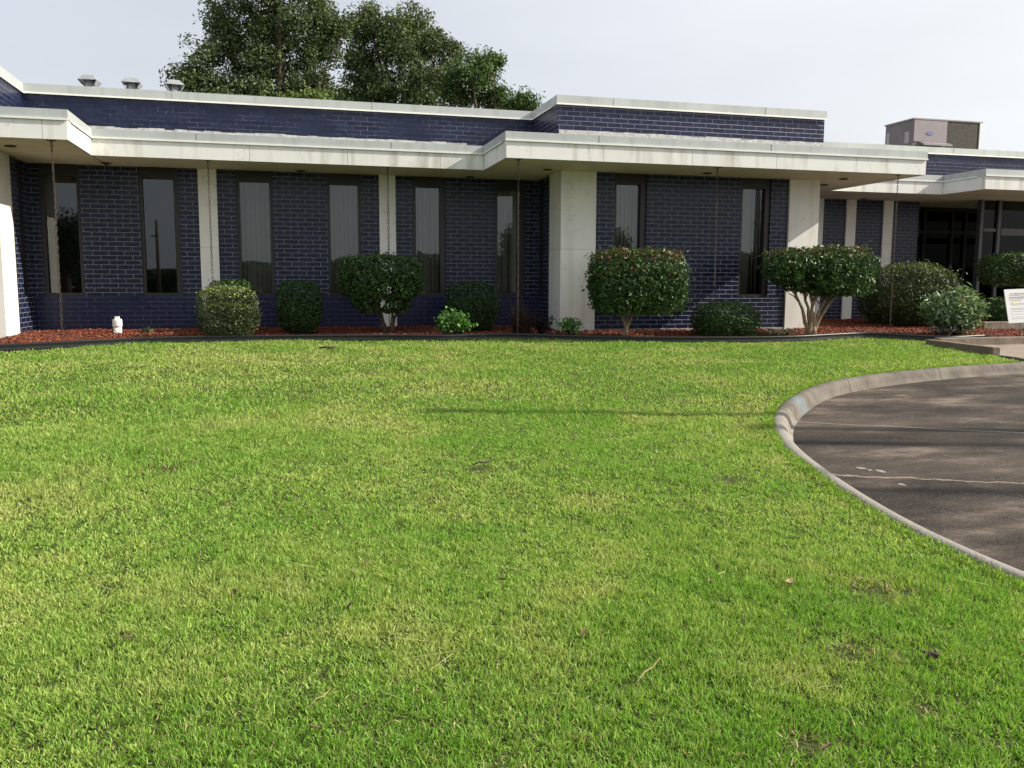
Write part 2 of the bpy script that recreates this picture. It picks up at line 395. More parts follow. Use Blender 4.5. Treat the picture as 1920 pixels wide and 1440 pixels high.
def spline(pts, n=14):
    pts = [Vector(p) for p in pts]; out_ = []
    P = [pts[0]*2-pts[1]]+pts+[pts[-1]*2-pts[-2]]
    for i in range(1, len(P)-2):
        for k in range(n):
            t = k/n; a, b, c, d = P[i-1], P[i], P[i+1], P[i+2]
            out_.append(.5*((2*b)+(c-a)*t+(2*a-5*b+4*c-d)*t*t+(3*b-a-3*c+d)*t*t*t))
    out_.append(pts[-1]); return out_
def in_poly(x, y, poly):
    r_ = np.zeros(len(x), bool); n_ = len(poly); j = n_-1
    for i in range(n_):
        xi, yi = poly[i][0], poly[i][1]; xj, yj = poly[j][0], poly[j][1]
        c_ = ((yi > y) != (yj > y)) & (x < (xj-xi)*(y-yi)/(yj-yi+1e-12)+xi)
        r_ ^= c_; j = i
    return r_

# ------------------------------------------------------------------ ground, lawn, drive
def lawn_z(x, y):
    y = np.asarray(y, float); base = np.where(y > -1, SLOPE*y, -SLOPE)
    return base + (fbm(np.asarray(x, float)*.9+40, y*.9+40, 3, 3)-.5)*.035
G = MB(); G.add([(-900,-900,-.55),(900,-900,-.55),(900,900,-.55),(-900,900,-.55)], [(0,1,2,3)])
tag(G.build('ground', M['far_ground']), kind='structure')

kerb_pts = spline([(6.5,-6,0),(4.9,-3,0),(3.9,0,0),(3.42,2,0),(3.29,3.13,0),(3.25,3.6,0),(3.31,4.23,0),(3.50,5.12,0),(3.70,5.80,0),(3.98,6.42,0),(4.36,7.02,0),
                   (5.01,7.77,0),(5.93,8.57,0),(7.15,9.14,0),(8.51,9.51,0),(9.7,9.72,0),(11.5,9.85,0),(15,9.9,0),(24,9.9,0)], 12)
def even(pts, step, passes):
    a = np.array([tuple(p) for p in pts]); c = np.concatenate([[0], np.cumsum(np.linalg.norm(np.diff(a, axis=0), axis=1))])
    t = np.linspace(0, c[-1], int(c[-1]/step)+1); a = np.stack([np.interp(t, c, a[:, i]) for i in range(3)], -1)
    for _ in range(passes): a[1:-1] = a[1:-1]*.5+(a[:-2]+a[2:])*.25
    return [Vector(q) for q in a]
kerb_pts = even(kerb_pts, .06, 60)
edge_pts = spline([(-9,11.6,0),(-6,12.4,0),(-4.6,12.8,0),(-3.76,13.0,0),(-2.85,13.35,0),(-1.86,13.72,0),(-.31,13.80,0),(1.33,13.70,0),(2.4,13.52,0),(3.5,13.62,0),
                   (4.69,13.15,0),(6.0,12.82,0),(7.24,12.68,0),(8.3,12.72,0),(9.2,12.95,0),(9.95,13.05,0),(10.5,12.6,0),(11.0,12.3,0),(11.9,12.45,0)], 12)
WALL_A = Vector((10.37, 11.98, 0)); WALL_B = Vector((10.22, 10.50, 0))
kerb_lawn = [p for p in kerb_pts if p.x < 10.0 or p.y < 9]
lawn_poly = [(p.x, p.y) for p in kerb_lawn] + [(WALL_B.x-.06, WALL_B.y-.02), (WALL_A.x-.06, WALL_A.y)] + \
            [(p.x, p.y+.03) for p in reversed([q for q in edge_pts if q.x < 10.9])] + [(-30, 10), (-30, -6)]

def sheet(name, poly_fn, x0, x1, y0, y1, step, zf, material, kind='structure'):
    xs = np.arange(x0, x1+step, step); ys = np.arange(y0, y1+step, step); X, Y = np.meshgrid(xs, ys)
    V = np.stack([X, Y, zf(X, Y)], -1).reshape(-1, 3); nx, ny = len(xs), len(ys)
    I = np.arange(nx*ny).reshape(ny, nx)
    F = np.stack([I[:-1, :-1], I[:-1, 1:], I[1:, 1:], I[1:, :-1]], -1).reshape(-1, 4)
    if poly_fn is not None:
        cen = V[F].mean(1); keep = poly_fn(cen[:, 0], cen[:, 1]); F = F[keep]
    o = np_mesh(name, V, [F], material, smooth=True); tag(o, kind=kind); return o
# lawn base: strip mesh following the polygon (grid, trimmed under kerb and edging)
wide = [(x+(.0 if i < len(kerb_lawn) else 0), y) for i, (x, y) in enumerate(lawn_poly)]
sheet('lawn', lambda x, y: in_poly(x, y, wide), -30, 12, -6, 14.2, .1, lambda X, Y: lawn_z(X, Y)-.012, M['soil'])
def drive_z(X, Y): return np.where(Y > -1, SLOPE*np.asarray(Y, float), -SLOPE)-.125
kpoly = [(p.x-.02, p.y-.02) for p in kerb_pts]
dpoly = kpoly+[(24, -30), (-2, -30), (8, -8)]
sheet('driveway', lambda x, y: in_poly(x, y, [(p.x+.05, p.y-.03) for p in kerb_pts]+[(60, 9.8), (60, -6)]), 3, 60, -6, 10.2, .12, lambda X, Y: drive_z(X, Y), M['drive'])
# street in front, behind the camera, seen only as a reflection
S = MB(); S.add([(-120,-24,-.50),(120,-24,-.50),(120,-6.05,-.20),(-120,-6.05,-.20)], [(0,1,2,3)]); tag(S.build('street', M['drive']), kind='structure')

# kerb swept along its curve, rounded top
def sweep(mb, pts, prof, zf, close_ends=True):
    k = len(prof); vs_ = []
    for i, p in enumerate(pts):
        a = pts[max(i-1, 0)]; b = pts[min(i+1, len(pts)-1)]; t = (b-a); t.z = 0; t.normalize(); nrm = Vector((t.y, -t.x, 0))
        z = float(zf(p.x, p.y))
        for d, h in prof: q = p+nrm*d; vs_.append((q.x, q.y, z+h))
    fs = [(i*k+j, (i+1)*k+j, (i+1)*k+j+1, i*k+j+1) for i in range(len(pts)-1) for j in range(k-1)]
    mb.add(vs_, fs, True)
    if close_ends: mb.add([vs_[j] for j in range(k)], [tuple(range(k))]); mb.add(vs_[-k:], [tuple(range(k-1, -1, -1))])
K = MB(); plain = lambda x, y: SLOPE*max(y, -1)
sweep(K, kerb_pts, [(0,-.2),(0,-.01),(.012,.004),(.04,.010),(.08,.006),(.105,-.008),(.125,-.035),(.14,-.075),(.155,-.118),(.18,-.126),(.19,-.2)], plain)
tag(K.build('kerb', M['kerb']), 'rounded stained concrete kerb curving between the lawn and the brown driveway', 'kerb')
bpy.context.view_layer.objects.active = None

# ------------------------------------------------------------------ grass
def grass(name, n, r0, r1, width, length, seed):
    g = np.random.default_rng(seed)
    th = g.uniform(R(-40), R(40), n)+YAW*-1+math.pi/2
    rr = np.sqrt(g.uniform(r0*r0, r1*r1, n)); rr = np.maximum(1.2, rr+g.normal(0, 1, n)*rr*.07); x = rr*np.cos(th); y = rr*np.sin(th)
    k = in_poly(x, y, lawn_poly); x, y = x[k], y[k]; n = len(x)
    big = fbm(x*.55+11, y*.8+5, 21, 4); mid = fbm(x*2.3, y*2.3, 33, 3); fine = fbm(x*9, y*9, 55, 2); clump = fbm(x*21+7, y*21, 66, 2)
    # bare brown spots
    bare = np.zeros(n)
    for px, py, rad in BARE:
        c = on_lawn(px, py); bare = np.maximum(bare, np.exp(-(((x-c.x)/rad)**2+((y-c.y)/(rad*.9))**2)))
    keep = g.random(n) > bare*1.1*(.35+fine)
    keep &= g.random(n) < np.clip(.75+1.3*(clump-.42)+.7*(fine-.45), .3, 1)
    x, y, big, mid, fine, bare, clump = [q[keep] for q in (x, y, big, mid, fine, bare, clump)]; n = len(x)
    lush = np.clip((fbm(x*.8+3, y*.8+9, 77, 3)-.42)*4, 0, 1)
    ln = length*g.uniform(.55, 1.25, n)*(.8+.5*lush)*(.35+.6*fine+.9*clump); wd = width*g.uniform(.6, 1.25, n)
    az = g.uniform(0, 2*math.pi, n); tilt = np.abs(g.normal(0, 1, n))*.5+.15; tilt = np.clip(tilt+.25*(1-lush)*g.random(n), 0, 1.35)
    straw = g.random(n) < .035+.08*np.clip((.5-big)*5, 0, 1)+.3*bare
    tilt[straw] = np.clip(tilt[straw]+.5, 0, 1.5)
    if name == 's': tilt = g.uniform(1.3, 1.52, n)
    d = np.stack([np.cos(az)*np.sin(tilt), np.sin(az)*np.sin(tilt), np.cos(tilt)], -1)
    face = g.uniform(0, 2*math.pi, n); sx = np.stack([np.cos(face), np.sin(face), np.zeros(n)], -1)
    sx -= d*(sx*d).sum(1, keepdims=True); sx /= np.linalg.norm(sx, axis=1, keepdims=True)+1e-9
    p0 = np.stack([x, y, lawn_z(x, y)+(.016 if name == 's' else -.012)], -1)
    droop = np.stack([np.cos(az), np.sin(az), -.5*np.ones(n)], -1)*(ln*.09*g.random(n))[:, None]
    p1 = p0+d*(ln*.55)[:, None]; p2 = p0+d*ln[:, None]+droop
    h = (wd/2)[:, None]
    V = np.stack([p0-sx*h, p0+sx*h, p1-sx*h*.9, p1+sx*h*.9, p2-sx*h*.28, p2+sx*h*.28], 1).reshape(-1, 3)
    b = np.arange(n)*6
    F = np.stack([np.stack([b, b+1, b+3, b+2], -1), np.stack([b+2, b+3, b+5, b+4], -1)], 1).reshape(-1, 4)
    green = np.array([.212, .390, .058]); yel = np.array([.44, .52, .150]); deep = np.array([.115, .275, .028]); tan = np.array([.52, .43, .22])
    t = np.clip(.45+(big-.5)*1.9+(mid-.5)*1.5+(clump-.5)*.9+g.normal(0, .30, n)+np.clip(-x, -3, 4)*.04, 0, 1)[:, None]
    col = green*(1-t)+yel*t
    l2 = (lush*.55*g.random(n))[:, None]; col = col*(1-l2)+deep*l2
    dry = np.clip((big*.5+mid*.5-.55)*5, 0, .5)[:, None]*g.random((n, 1)); col = col*(1-dry)+np.array([.44, .42, .19])*dry
    col[straw] = tan*g.uniform(.55, 1.25, (straw.sum(), 1))
    if name == 's': col = np.tile(np.array([.50, .50, .22]), (n, 1))
    col *= g.uniform(.62, 1.34, (n, 1))
    return V, F, np.repeat(col, 6, 0)
BARE = [(1640,1105,.16),(1605,1218,.15),(1735,1325,.08),(1520,1395,.08),(310,880,.12),(900,878,.10),(1375,900,.12),(575,735,.1),(1700,1110,.07)]
parts_ = [grass('g', 360000, 1.3, 4.6, .0043, .021, 1), grass('g', 330000, 4.6, 8.0, .0056, .024, 2), grass('g', 420000, 8.0, 17.5, .009, .030, 3), grass('s', 260, 1.5, 8.0, .0026, .15, 4)]
# longer fringe hanging over the kerb
def fringe(n, seed):
    g = np.random.default_rng(seed); kp = np.array([tuple(p)[:2] for p in kerb_lawn]); kp = kp[(kp[:, 1] > .5)]
    seg = np.linalg.norm(np.diff(kp, axis=0), axis=1); cum = np.concatenate([[0], np.cumsum(seg)]); t = g.uniform(0, cum[-1], n)
    x = np.interp(t, cum, kp[:, 0]); y = np.interp(t, cum, kp[:, 1]); d0 = np.stack([np.interp(t+.05, cum, kp[:, 0])-x, np.interp(t+.05, cum, kp[:, 1])-y], -1); d0 /= np.linalg.norm(d0, axis=1, keepdims=True)+1e-9
    nr = np.stack([d0[:, 1], -d0[:, 0]], -1); o = g.uniform(-.09, .004, n); x = x+nr[:, 0]*o; y = y+nr[:, 1]*o
    keep = fbm(t*3, t*0+5, 8, 3) > g.uniform(.2, .62, n); x, y, nr = x[keep], y[keep], nr[keep]; n = len(x)
    far = np.hypot(x, y); ln = g.uniform(.025, .065, n); wd = (.0045+.0006*far)*g.uniform(.6, 1.2, n)
    d = np.stack([nr[:, 0]*g.uniform(-.4, 1, n)+g.normal(0, .3, n), nr[:, 1]*g.uniform(-.4, 1, n)+g.normal(0, .3, n), g.uniform(.5, 1.2, n)], -1); d /= np.linalg.norm(d, axis=1, keepdims=True)
    s_ = np.cross(d, g.normal(0, 1, (n, 3))); s_ /= np.linalg.norm(s_, axis=1, keepdims=True); h = (wd/2)[:, None]
    p0 = np.stack([x, y, lawn_z(x, y)-.015], -1); p1 = p0+d*(ln*.6)[:, None]; p2 = p1+(d+np.array([0, 0, -.7]))*(ln*.4)[:, None]
    V = np.stack([p0-s_*h, p0+s_*h, p1-s_*h*.9, p1+s_*h*.9, p2-s_*h*.25, p2+s_*h*.25], 1).reshape(-1, 3); b = np.arange(n)*6
    F = np.stack([np.stack([b, b+1, b+3, b+2], -1), np.stack([b+2, b+3, b+5, b+4], -1)], 1).reshape(-1, 4)
    c = np.array([.17, .36, .04])*(1-(t_ := g.random((n, 1))))+np.array([.34, .46, .09])*t_; br = g.random(n) < .1; c[br] = np.array([.22, .15, .08])
    return V, F, np.repeat(c*g.uniform(.7, 1.2, (n, 1)), 6, 0)
parts_.append(fringe(16000, 9))
off = 0; VV = []; FF = []; CC = []
for V, F, c_ in parts_: VV.append(V); FF.append(F+off); CC.append(c_); off += len(V)
gr = np_mesh('lawn_grass', np.concatenate(VV), [np.concatenate(FF)], M['blade'], col=np.concatenate(CC))
tag(gr, 'mown green lawn grass with yellowish dry patches', 'grass', kind='stuff')

# ------------------------------------------------------------------ mulch bed and edging
def mulch_z(X, Y):
    X = np.asarray(X, float); Y = np.asarray(Y, float)
    return .555+.032*np.clip(Y-12.6, 0, 3)+(fbm(X*2.2, Y*2.2, 91, 3)-.5)*.05
mpoly = [(p.x, p.y+.015) for p in edge_pts]+[(17.2, 12.4), (17.2, 17.8), (-9, 17.8)]
sheet('mulch_bed', lambda x, y: in_poly(x, y, mpoly), -9, 17.2, 11.5, 17.8, .08, mulch_z, M['mulch'])
n = 34000
x = rng.uniform(-6, 17, n); y = rng.uniform(11.9, 16.2, n); y = np.where(x > 10, rng.uniform(12.2, 17.6, n), y)
k = in_poly(x, y, [(a, b+.04) for a, b in mpoly]); x, y = x[k], y[k]; n = len(x)
ln = rng.uniform(.02, .065, n); wd = rng.uniform(.008, .02, n); az = rng.uniform(0, 6.28, n); tl = rng.normal(0, .35, n)
d = np.stack([np.cos(az)*np.cos(tl), np.sin(az)*np.cos(tl), np.sin(tl)], -1); s_ = np.stack([-np.sin(az), np.cos(az), rng.normal(0, .4, n)], -1)
p = np.stack([x, y, mulch_z(x, y)+.012], -1); th = np.array([0, 0, .006])
V = np.stack([p-d*ln[:,None]/2-s_*wd[:,None]/2, p+d*ln[:,None]/2-s_*wd[:,None]/2, p+d*ln[:,None]/2+s_*wd[:,None]/2, p-d*ln[:,None]/2+s_*wd[:,None]/2], 1)
V = np.concatenate([V, V+th], 1).reshape(-1, 3); b = np.arange(n)*8
F = np.concatenate([np.stack([b+i for i in q], -1) for q in ((3,2,1,0),(4,5,6,7),(0,1,5,4),(1,2,6,5),(2,3,7,6),(3,0,4,7))])
t = rng.random((n, 1)); col = np.array([.10, .024, .014])*(1-t)+np.array([.30, .085, .045])*t
pl = rng.random(n) < .05; col[pl] = np.array([.36, .20, .12])
tag(np_mesh('mulch_chips', V, [F], M['chip'], col=np.repeat(col, 8, 0)), 'loose red brown wood mulch chips covering the planting bed', 'mulch', kind='stuff')

E_ = MB()
def edge_z(x, y): return SLOPE*y-.03
sweep(E_, [p for p in edge_pts], [(-.012,-.1),(-.012,.092),(-.02,.110),(-.008,.122),(.008,.122),(.02,.110),(.012,.092),(.012,.045),(.015,.038),(.012,.03),(.012,-.1)], edge_z)
tag(E_.build('bed_edging', M['plastic']), 'black plastic edging strip curving along the front of the red mulch bed', 'garden edging')

# low concrete border by the walk
B = MB()
def beam(mb, a, b, wd_, z0a, z1a, z0b, z1b):
    t = (b-a).normalized(); nrm = Vector((t.y, -t.x, 0))*wd_/2
    mb.add([(a-nrm).to_tuple()[:2]+(z0a,), (a+nrm).to_tuple()[:2]+(z0a,), (b+nrm).to_tuple()[:2]+(z0b,), (b-nrm).to_tuple()[:2]+(z0b,),
            (a-nrm).to_tuple()[:2]+(z1a,), (a+nrm).to_tuple()[:2]+(z1a,), (b+nrm).to_tuple()[:2]+(z1b,), (b-nrm).to_tuple()[:2]+(z1b,)],
           [(0,3,2,1),(4,5,6,7),(0,1,5,4),(1,2,6,5),(2,3,7,6),(3,0,4,7)])
beam(B, WALL_A+Vector((0, .1, 0)), WALL_B, .13, .3, .575, .3, .56)
tag(B.build('concrete_border', M['border'], bevel=.012), 'short concrete border ending the lawn beside the walk', 'concrete border')
B = MB(); B.box(10.46, 24, 11.94, 12.08, .3, .60)
tag(B.build('concrete_border', M['border'], bevel=.012), 'long concrete border between the walk and the mulch under the white sign', 'concrete border')
Wk = MB(); Wk.add([(10.285,9.75,.425),(24,9.75,.425),(24,11.94,.475),(10.285,11.94,.475)], [(0,1,2,3)])
tag(Wk.build('walkway', M['walk']), kind='structure')
Ep = MB(); Ep.box(17.2, 26, 12.09, 18, .3, .64)
tag(Ep.build('entry_pavement', M['walk']), kind='structure')

# ------------------------------------------------------------------ the building
ZB, ZSILL, ZG, ZS, ZF, ZP = .66, 1.24, 3.25, 3.43, 3.835, 4.72
Y0, YR, YW = 16.2, 14.662, 17.733
bld = empty('office_building', (0, Y0, 0), 'long single storey navy painted brick office building with white marble canopies', 'building')
def wall(mb, material): return mb.build('brick_wall', material, bld)
T = .3
# middle wall with six window slots
WIN_L = [(-3.95,-3.33),(-2.40,-1.75),(-.80,-.18),(.77,1.39),(2.34,2.95),(3.91,4.50)]
COL_L = [(-1.43,-1.12),(1.71,2.01)]
XIL, XIR = -4.12, 4.75
def slots(x0, x1, wins, yf, low='brick_base'):
    mb = MB(); xs = [x0]+[v for w_ in wins for v in w_]+[x1]
    for i in range(0, len(xs), 2): mb.box(xs[i], xs[i+1], yf, yf+T, ZSILL, ZS+.02)
    wall(mb, M['brick'])
    mb = MB(); mb.box(x0, x1, yf-.012, yf+T, ZB, ZSILL); wall(mb, M[low])
    mb = MB(); mb.box(x0, x1, yf-.035, yf+T, .3, ZB-.004); mb.build('foundation', M['found'], bld)
slots(XIL, XIR, WIN_L, Y0)
# right wing, front and sides
WIN_R = [(5.73,6.36),(8.25,8.88)]
slots(5.38, 9.24, WIN_R, YR, 'brick')
mb = MB(); mb.box(9.65, 9.94, YR+.35, YW, ZB-.3, ZS+.02); wall(mb, M['brick'])
mb = MB(); mb.box(XIR, XIR+T, 15.32, 15.78, ZB-.3, ZS+.02); mb.box(XIR, XIR+T, 15.78, Y0-.012, ZB-.3, ZSILL); mb.box(XIR, XIR+T, 16.08, Y0-.0004, ZSILL, ZS+.02); wall(mb, M['brick'])
# left wing
mb = MB(); mb.box(XIL-T, XIL, 15.32, 15.62, ZB-.3, ZS+.02); mb.box(XIL-T, XIL, 15.62, Y0-.012, ZB-.3, ZSILL); mb.box(XIL-T, XIL, 15.92, Y0-.0004, ZSILL, ZS+.02); wall(mb, M['brick'])
mb = MB(); mb.box(-12, -4.80, YR, YR+T, ZB-.3, ZS+.02); wall(mb, M['brick'])
# entrance wing
mb = MB(); mb.box(9.94, 14.72, YW, YW+T, ZB-.2, ZS+.02); wall(mb, M['brick'])
mb = MB(); mb.box(14.42, 14.72, YW+T, 20.2, ZB-.2, ZS+.02); wall(mb, M['brick'])
# parapets
ZPB = ZS+.02
mb = MB(); mb.box(XIL, .9, Y0, Y0+T, ZPB, ZP-.12); wall(mb, M['brick_top_bare'])
mb = MB(); mb.box(.9, 4.66, Y0, Y0+T, ZPB, ZP-.12); wall(mb, M['brick_top'])
mb = MB(); mb.box(4.66, 9.946, YR, YR+T, ZPB, ZP-.12); mb.box(4.66, 4.96, YR+T, Y0+T, ZPB, ZP-.12); wall(mb, M['brick_top_clear'])
mb = MB(); mb.box(9.646, 9.946, YR+T, YW+T, ZPB, ZP-.12); wall(mb, M['brick_top'])
mb = MB(); mb.box(-12, XIL, YR, YR+T, ZPB, ZP-.12); mb.box(XIL-T, XIL, YR+T, Y0+T, ZPB, ZP-.12); wall(mb, M['brick_top'])
mb = MB(); mb.box(9.946, 26, YW, YW+T, ZPB, ZP-.12); wall(mb, M['brick_top_bare'])
mb = MB(); mb.box(-12, 9.64, Y0+T, 26, 4.2, 4.42); mb.box(9.64, 26, YW+T, 26, 4.2, 4.42); mb.box(-12, XIL-T, YR+T, Y0+T, 4.2, 4.42); mb.box(4.96, 9.64, YR+T, Y0+T, 4.2, 4.42); mb.build('roof', M['roof'], bld)
# parapet coping
def coping_run(mb, lip, spl, x0, x1, y0, y1, z0, z1, side, splice=3.05, ph=.9):
    """one straight run; side: 'f' front (faces -Y) or 'r'/'l' (faces +X/-X)"""
    mb.box(x0, x1, y0, y1, z0, z1)
    if side == 'f':
        lip.box(x0-.004, x1+.004, y0-.016, y0-.0005, z0-.012, z0+.014)
        xx = x0+ph
        while xx < x1-.3:
            spl.append((xx, xx+.16, y0-.0055, y0-.0005, z0+.0145, z1-.002)); xx += splice
    elif side == 'r': lip.box(x1+.0005, x1+.012, y0-.004, y1, z0-.012, z0+.010)
    else: lip.box(x0-.012, x0-.0005, y0-.004, y1, z0-.012, z0+.010)
mb, lp, sp_ = MB(), MB(), []; o_ = .03
coping_run(mb, lp, sp_, XIL+o_, 4.66-o_, Y0-o_, Y0+T, ZP-.15, ZP, 'f', 3.4, 2.3)
coping_run(mb, lp, sp_, 4.66-o_, 9.946+o_, YR-o_, YR+T, ZP-.15, ZP, 'f', 3.0, 1.05)
coping_run(mb, lp, sp_, 4.66-o_, 4.96, YR+T, Y0+T, ZP-.15, ZP, 'l')
coping_run(mb, lp, sp_, 9.646, 9.946+o_, YR+T, YW+T, ZP-.15, ZP, 'r')
coping_run(mb, lp, sp_, -12, XIL+o_, YR-o_, YR+T, ZP-.15, ZP, 'f')
coping_run(mb, lp, sp_, XIL-T, XIL+o_, YR+T, Y0+T, ZP-.15, ZP, 'r')
coping_run(mb, lp, sp_, 9.946+o_, 26, YW-o_, YW+T, ZP-.15, ZP, 'f', 3.2, 5.6)
cp = mb.build('parapet_coping', M['coping'], bld); lp.build('edge_trim', M['lip'], cp); [MB().box(*b_).build('splice_plate', M['coping'], cp) for b_ in sp_]
# white flashing above the canopy roofs
def flashing(x0, x1, yf, z1, seed):
    rs = random.Random(seed); mb = MB(); xx = x0
    while xx < x1:                                   # brushed on brick by brick, so the top edge is ragged
        x2 = min(x1, xx+rs.uniform(.09, .30)); zz = z1+rs.choice((0, 0, .004, .007, -.006, -.012)); mb.add([(xx,yf,3.8),(x2,yf,3.8),(x2,yf,zz),(xx,yf,zz+rs.uniform(-.004,.004)),(xx,yf+.011,3.8),(x2,yf+.011,3.8),(x2,yf+.011,zz),(xx,yf+.011,zz)], [(0,1,2,3),(3,2,6,7),(1,5,6,2),(0,3,7,4)]); xx = x2
    mb.build('flashing', M['flash'], bld)
flashing(XIL+.3, 3.36, Y0-.012, 4.085, 1); flashing(4.68, 9.94, YR-.012, 4.138, 2); flashing(10.2, 14, YW-.012, 4.05, 3)
# canopies
YL_, YM_, YC_, Y2_, Y3_ = 13.36, 14.89, 13.323, 16.093, 14.908
XA, XC, XE, XG = -2.855, 3.393, 11.152, 13.935
def canopy(x0, x1, yf, yb, sides, ph):
    mb = MB(); t_ = .055
    xa = x0+(t_ if 'l' in sides else 0); xb = x1-(t_ if 'r' in sides else 0)
    mb.box(xa, xb, yf+t_, yb, ZS+.012, ZF-.02)
    c = mb.build('canopy', M['soffit'], bld)
    step = 1.565
    cuts = [x0]+[v for v in np.arange(x0+ph, x1, step) if v < x1-.25]+[x1]
    for a, b in zip(cuts[:-1], cuts[1:]): MB().box(a+.003, b-.003, yf, yf+t_, ZS, ZF-.125).build('fascia_panel', M['marble'], c)
    ends = {'l': (x0, x0+t_), 'r': (x1-t_, x1)}
    for s_, y1 in sides.items(): MB().box(*ends[s_], yf+t_+.003, y1-.003, ZS, ZF-.125).build('fascia_panel', M['marble'], c)
    cpn, lp, sp = MB(), MB(), []; o = .012
    coping_run(cpn, lp, sp, x0-(o if 'l' in sides else 0), x1+(o if 'r' in sides else 0), yf-o, yf+.2, ZF-.135, ZF, 'f', 3.1, 1.55)
    for s_, y1 in sides.items():
        if s_ == 'l': coping_run(cpn, lp, sp, x0-o, x0+.2, yf+.2, y1-o, ZF-.135, ZF, 'l')
        else: coping_run(cpn, lp, sp, x1-.2, x1+o, yf+.2, y1-o, ZF-.135, ZF, 'r')
    q = cpn.build('coping', M['coping'], c); lp.build('edge_trim', M['lip'], c); [MB().box(*b_).build('splice_plate', M['coping'], c) for b_ in sp]
    return c
canopy(-12, XA, YL_, Y0, {'r': YM_}, 1.0)
canopy(XA, XC, YM_, Y0, {}, 2.35)
canopy(XC, XE, YC_, YW-.0, {'l': YM_, 'r': Y2_}, 1.62)
canopy(XE, XG, Y2_, YW, {}, .5)
canopy(XG, 26, Y3_, 20.2, {'l': Y2_}, .9)
# marble columns
def column(x0, x1, y0, y1, joint=2.08):
    mb = MB(); mb.box(x0, x1, y0, y1, ZB-.12, joint-.002); mb.box(x0, x1, y0, y1, joint+.002, ZS+.008)
    return mb.build('column', M['marble_col'], bld)
for a, b in COL_L: column(a, b, Y0-.04, Y0-.0135)
column(4.72, 5.375, YR-.045, 15.31); column(9.245, 9.885, YR-.045, 15.01); column(-4.79, -4.13, YR-.05, 15.31, 2.10)
for a, b in ((11.83,12.09),(12.70,12.96),(13.71,13.97)): column(a, b, YW-.04, YW-.002)
# windows
brs = random.Random(12)
def window(x0, x1, yf, dk=0, blinds=True):
    mb = MB(); fwid = .055; y0_, y1_ = yf+.035, yf+.16; jr = .055+dk
    mb.box(x0, x0+fwid, y0_, y1_, ZSILL, ZS+.01); mb.box(x1-jr, x1, y0_, y1_, ZSILL, ZS+.01)
    mb.box(x0+fwid, x1-jr, y0_, y1_, ZSILL, ZSILL+.045); mb.box(x0+fwid, x1-jr, y0_, y1_, ZG, ZS+.01)
    f_ = mb.build('window', M['bronze'], bld)
    p = MB(); a, b = x0+fwid, x1-jr; yy = yf+.10
    p.add([(a,yy,ZSILL+.045),(b,yy,ZSILL+.045),(b,yy,ZG),(a,yy,ZG)], [(0,1,2,3)]); p.build('pane', M['pane'], f_)
    bl = MB(); k_ = 6 if blinds else 0; wdt = (b-a)/max(k_, 1)
    for i in range(k_):
        xa = a+wdt*i; tw = brs.choice((.03, .03, .02, .05, -.02))
        bl.add([(xa+.005,yy+.12,ZSILL+.05),(xa+wdt*brs.uniform(.93, 1.03),yy+.12+tw,ZSILL+.05),(xa+wdt*.99,yy+.12+tw,ZG),(xa+.005,yy+.12,ZG)], [(0,1,2,3)])
    if blinds: bl.build('vertical_blind', M['blind'], f_)
    rm = MB(); rm.box(x0-.3, x1+.3, yf+T+.001, yf+T+.2, ZSILL-.1, ZS); rm.build('room_back', M['dark'], f_)
for i, (a, b) in enumerate(WIN_L): window(a, b, Y0, .04 if i in (1, 4) else (.06 if i == 5 else 0), i > 1)
for a, b in WIN_R: window(a, b, YR, .05)
# recessed dark panels in slots of the two returns
for x_, s_, a_, b_ in ((XIR, 1, 15.78, 16.08), (XIL, -1, 15.62, 15.92)):
    mb = MB(); q = sorted((x_+s_*.03, x_+s_*.12)); mb.box(q[0], q[1], a_, b_, ZSILL, ZS+.01); mb.build('slot_panel', M['bronze'], bld)
# soffit downlights
for px, py in ((19,273),(199,305),(564,319.5),(881,331),(1027,317),(1326,324),(1582,335),(1545,346),(1621,372)):
    p = at_z(px, py, ZS+.01); mb = MB(); mb.lathe([(.075,ZS+.004),(.085,ZS-.006),(.06,ZS-.010),(.045,ZS+.005)], 16, p.x, p.y); mb.build('downlight', M['downlight'], bld)
# storefront of the entrance
sf = MB()
YSF = 18.9
xs_ = [14.72, 15.9, 16.75, 17.16, 18.4, 19.6, 21, 22.5, 24]
for i, xx in enumerate(xs_):
    sf.box(xx-.04, xx+.04, YSF, YSF+.12, ZB-.05, ZS+.01)
for a, b in zip(xs_[:-1], xs_[1:]):
    for z in (ZB-.05, 2.76, ZS-.09): sf.box(a+.04, b-.04, YSF+.01, YSF+.11, z, z+.1)
sfo = sf.build('storefront', M['bronze'], bld)
pn = MB()
for a, b in zip(xs_[:-1], xs_[1:]): pn.add([(a+.04,YSF+.06,ZB),(b-.04,YSF+.06,ZB),(b-.04,YSF+.06,ZS),(a+.04,YSF+.06,ZS)], [(0,1,2,3)])
pn.build('pane', M['pane_shaded'], sfo)
mb = MB(); mb.box(14.75, 26, 20.2, 20.4, ZB-.1, ZS+.02); mb.box(14.75, 26, YSF+.2, 20.2, ZB-.08, ZB-.02); mb.build('room_back', M['dark'], sfo)
